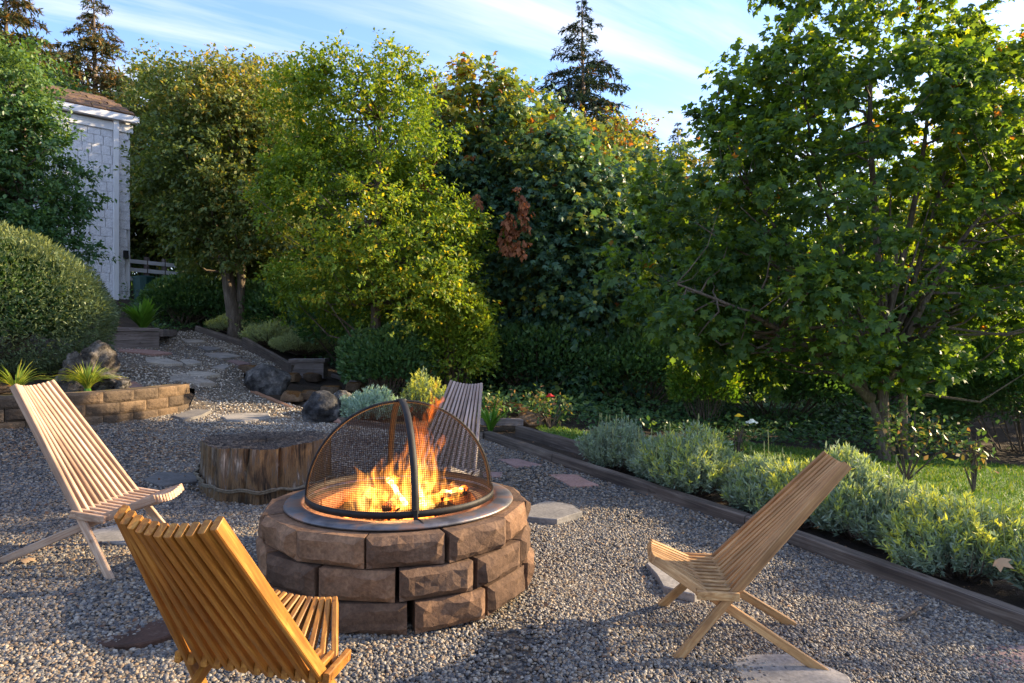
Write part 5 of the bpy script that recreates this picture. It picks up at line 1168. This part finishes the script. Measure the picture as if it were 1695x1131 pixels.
# ------------------------------------------------------------------ chairs
GA, GB = -.073, .028
def slat_mesh(name, w, t):
    c_ = .0035; pr = [(-w/2+c_, -t/2), (w/2-c_, -t/2), (w/2, -t/2+c_), (w/2, t/2-c_), (w/2-c_, t/2), (-w/2+c_, t/2), (-w/2, t/2-c_), (-w/2, -t/2+c_)]
    mb = MB(); V = [(x*.96, y*.92, 0) for x, y in pr] + [(x, y, .004) for x, y in pr] + [(x, y, .996) for x, y in pr] + [(x*.96, y*.92, 1) for x, y in pr]
    F = [(k*8+i, k*8+(i+1) % 8, (k+1)*8+(i+1) % 8, (k+1)*8+i) for k in range(3) for i in range(8)] + [tuple(range(7, -1, -1)), tuple(range(24, 32))]
    mb.add(V, F); return mb.mesh(name)
U = .023; SW = .042
SLM = slat_mesh('slat', SW, U*.88); LKM = slat_mesh('link', .038, U*.94)
capm = MB(); capm.tube([(0, 0, 0), (0, 0, .0012)], .0095, 14); capm = capm.mesh('dowel_cap')
X0 = 1.2
Tp = Vector((.682-X0, .915)); P2 = Vector((1.174-X0, .299)); P1 = Vector((1.308-X0, .291)); Sf = Vector((1.512-X0, .395))
u2 = (Tp-P2).normalized(); n2_ = Vector((u2.y, -u2.x)); v2 = (Sf-P1).normalized(); m2_ = Vector((-v2.y, v2.x)); LT = (Tp-P2).length; LS = (Sf-P1).length
def chair(label, X, Y, yaw, mat):
    ca, sa = math.cos(yaw), math.sin(yaw); zx = tz(X, Y) + .008
    ez = Vector((-GA, -GB, 1)).normalized(); ex = Vector((ca, sa, GA*ca+GB*sa)).normalized(); ey = ez.cross(ex)
    MW = Matrix.Translation((X, Y, zx)) @ Matrix((ex, ey, ez)).transposed().to_4x4()
    root = bpy.data.objects.new('folding_chair', None); COL.objects.link(root); root.matrix_world = MW; root.matrix_basis = MW
    tag(root, label, 'chair', 'slatted wooden stick chairs around the fire pit')
    def piece(name, a, b, me=SLM):
        a = Vector(a); b = Vector(b); d = (b-a); Ln = d.length; d.normalize(); y = Vector((0, 1, 0)); y = (y-d*y.dot(d)).normalized(); x = y.cross(d)
        o = link(name, me, mat, root); o.matrix_basis = Matrix.Translation(a) @ Matrix((x, y, d)).transposed().to_4x4() @ Matrix.Diagonal((1, 1, Ln, 1))
        return o
    for i in range(-10, 11, 2):
        f = i/10; y0 = i*U; yt = f*(.14-U/2); of = .008 - .036*(1-f*f)
        top = Tp + n2_*of + u2*.0
        if abs(i) == 10:
            # runs on down as the front leg
            k = (P2.y)/u2.y; bot = P2 - u2*k; yb = math.copysign(.303-U/2, f)
            piece('leg', (bot.x, yb, bot.y-.005), (P2.x, y0, P2.y)); piece('back_slat', (P2.x, y0, P2.y), (top.x, yt, top.y))
        else:
            bot = P2 - u2*.028; piece('back_slat', (bot.x, y0, bot.y), (top.x, yt, top.y))
        ys = f*(.135-U/2); os_ = -.025 - .02*(1-f*f)+.012; fr = Sf + m2_*os_; bk = P1 - v2*.034
        piece('seat_slat', (bk.x, y0, bk.y), (fr.x, ys, fr.y))
        if abs(i) == 8:
            k = P1.y/v2.y; ft = P1 - v2*k; piece('leg', (ft.x, math.copysign(.255-U/2, f), ft.y-.005), (P1.x-v2.x*.036, y0, P1.y-v2.y*.036))
    for i in range(-11, 12, 2):
        e = (P2-P1).normalized(); a_ = P1 - e*.026; b_ = P2 + e*.026
        piece('link_slat', (a_.x, i*U, a_.y), (b_.x, i*U, b_.y), LKM)
    for s in (-1, 1):
        for pp in (P1, P2):
            o = link('dowel_cap', capm, mat, root); o.matrix_basis = Matrix.Translation((pp.x, s*(11*U+U*.48), pp.y)) @ Matrix.Rotation(-s*math.pi/2, 4, 'X')
    return root
def cpos(X, Y, deg): a = math.radians(deg); return X+X0*math.cos(a), Y+X0*math.sin(a), a
chair('honey coloured stick chair standing alone on the right by the timber edging', *cpos(2.171, 3.126, 173.8), M['wood_R'])
chair('pale bleached stick chair on the left facing the fire', *cpos(-3.43, 3.788, -4.4), M['wood_L'])
chair('bright orange stick chair in front seen from behind', *cpos(-1.013, .993, 82.2), M['wood_N'])
chair('grey weathered stick chair on the far side of the fire', *cpos(-.325, 6.239, 259.9), M['wood_B'])
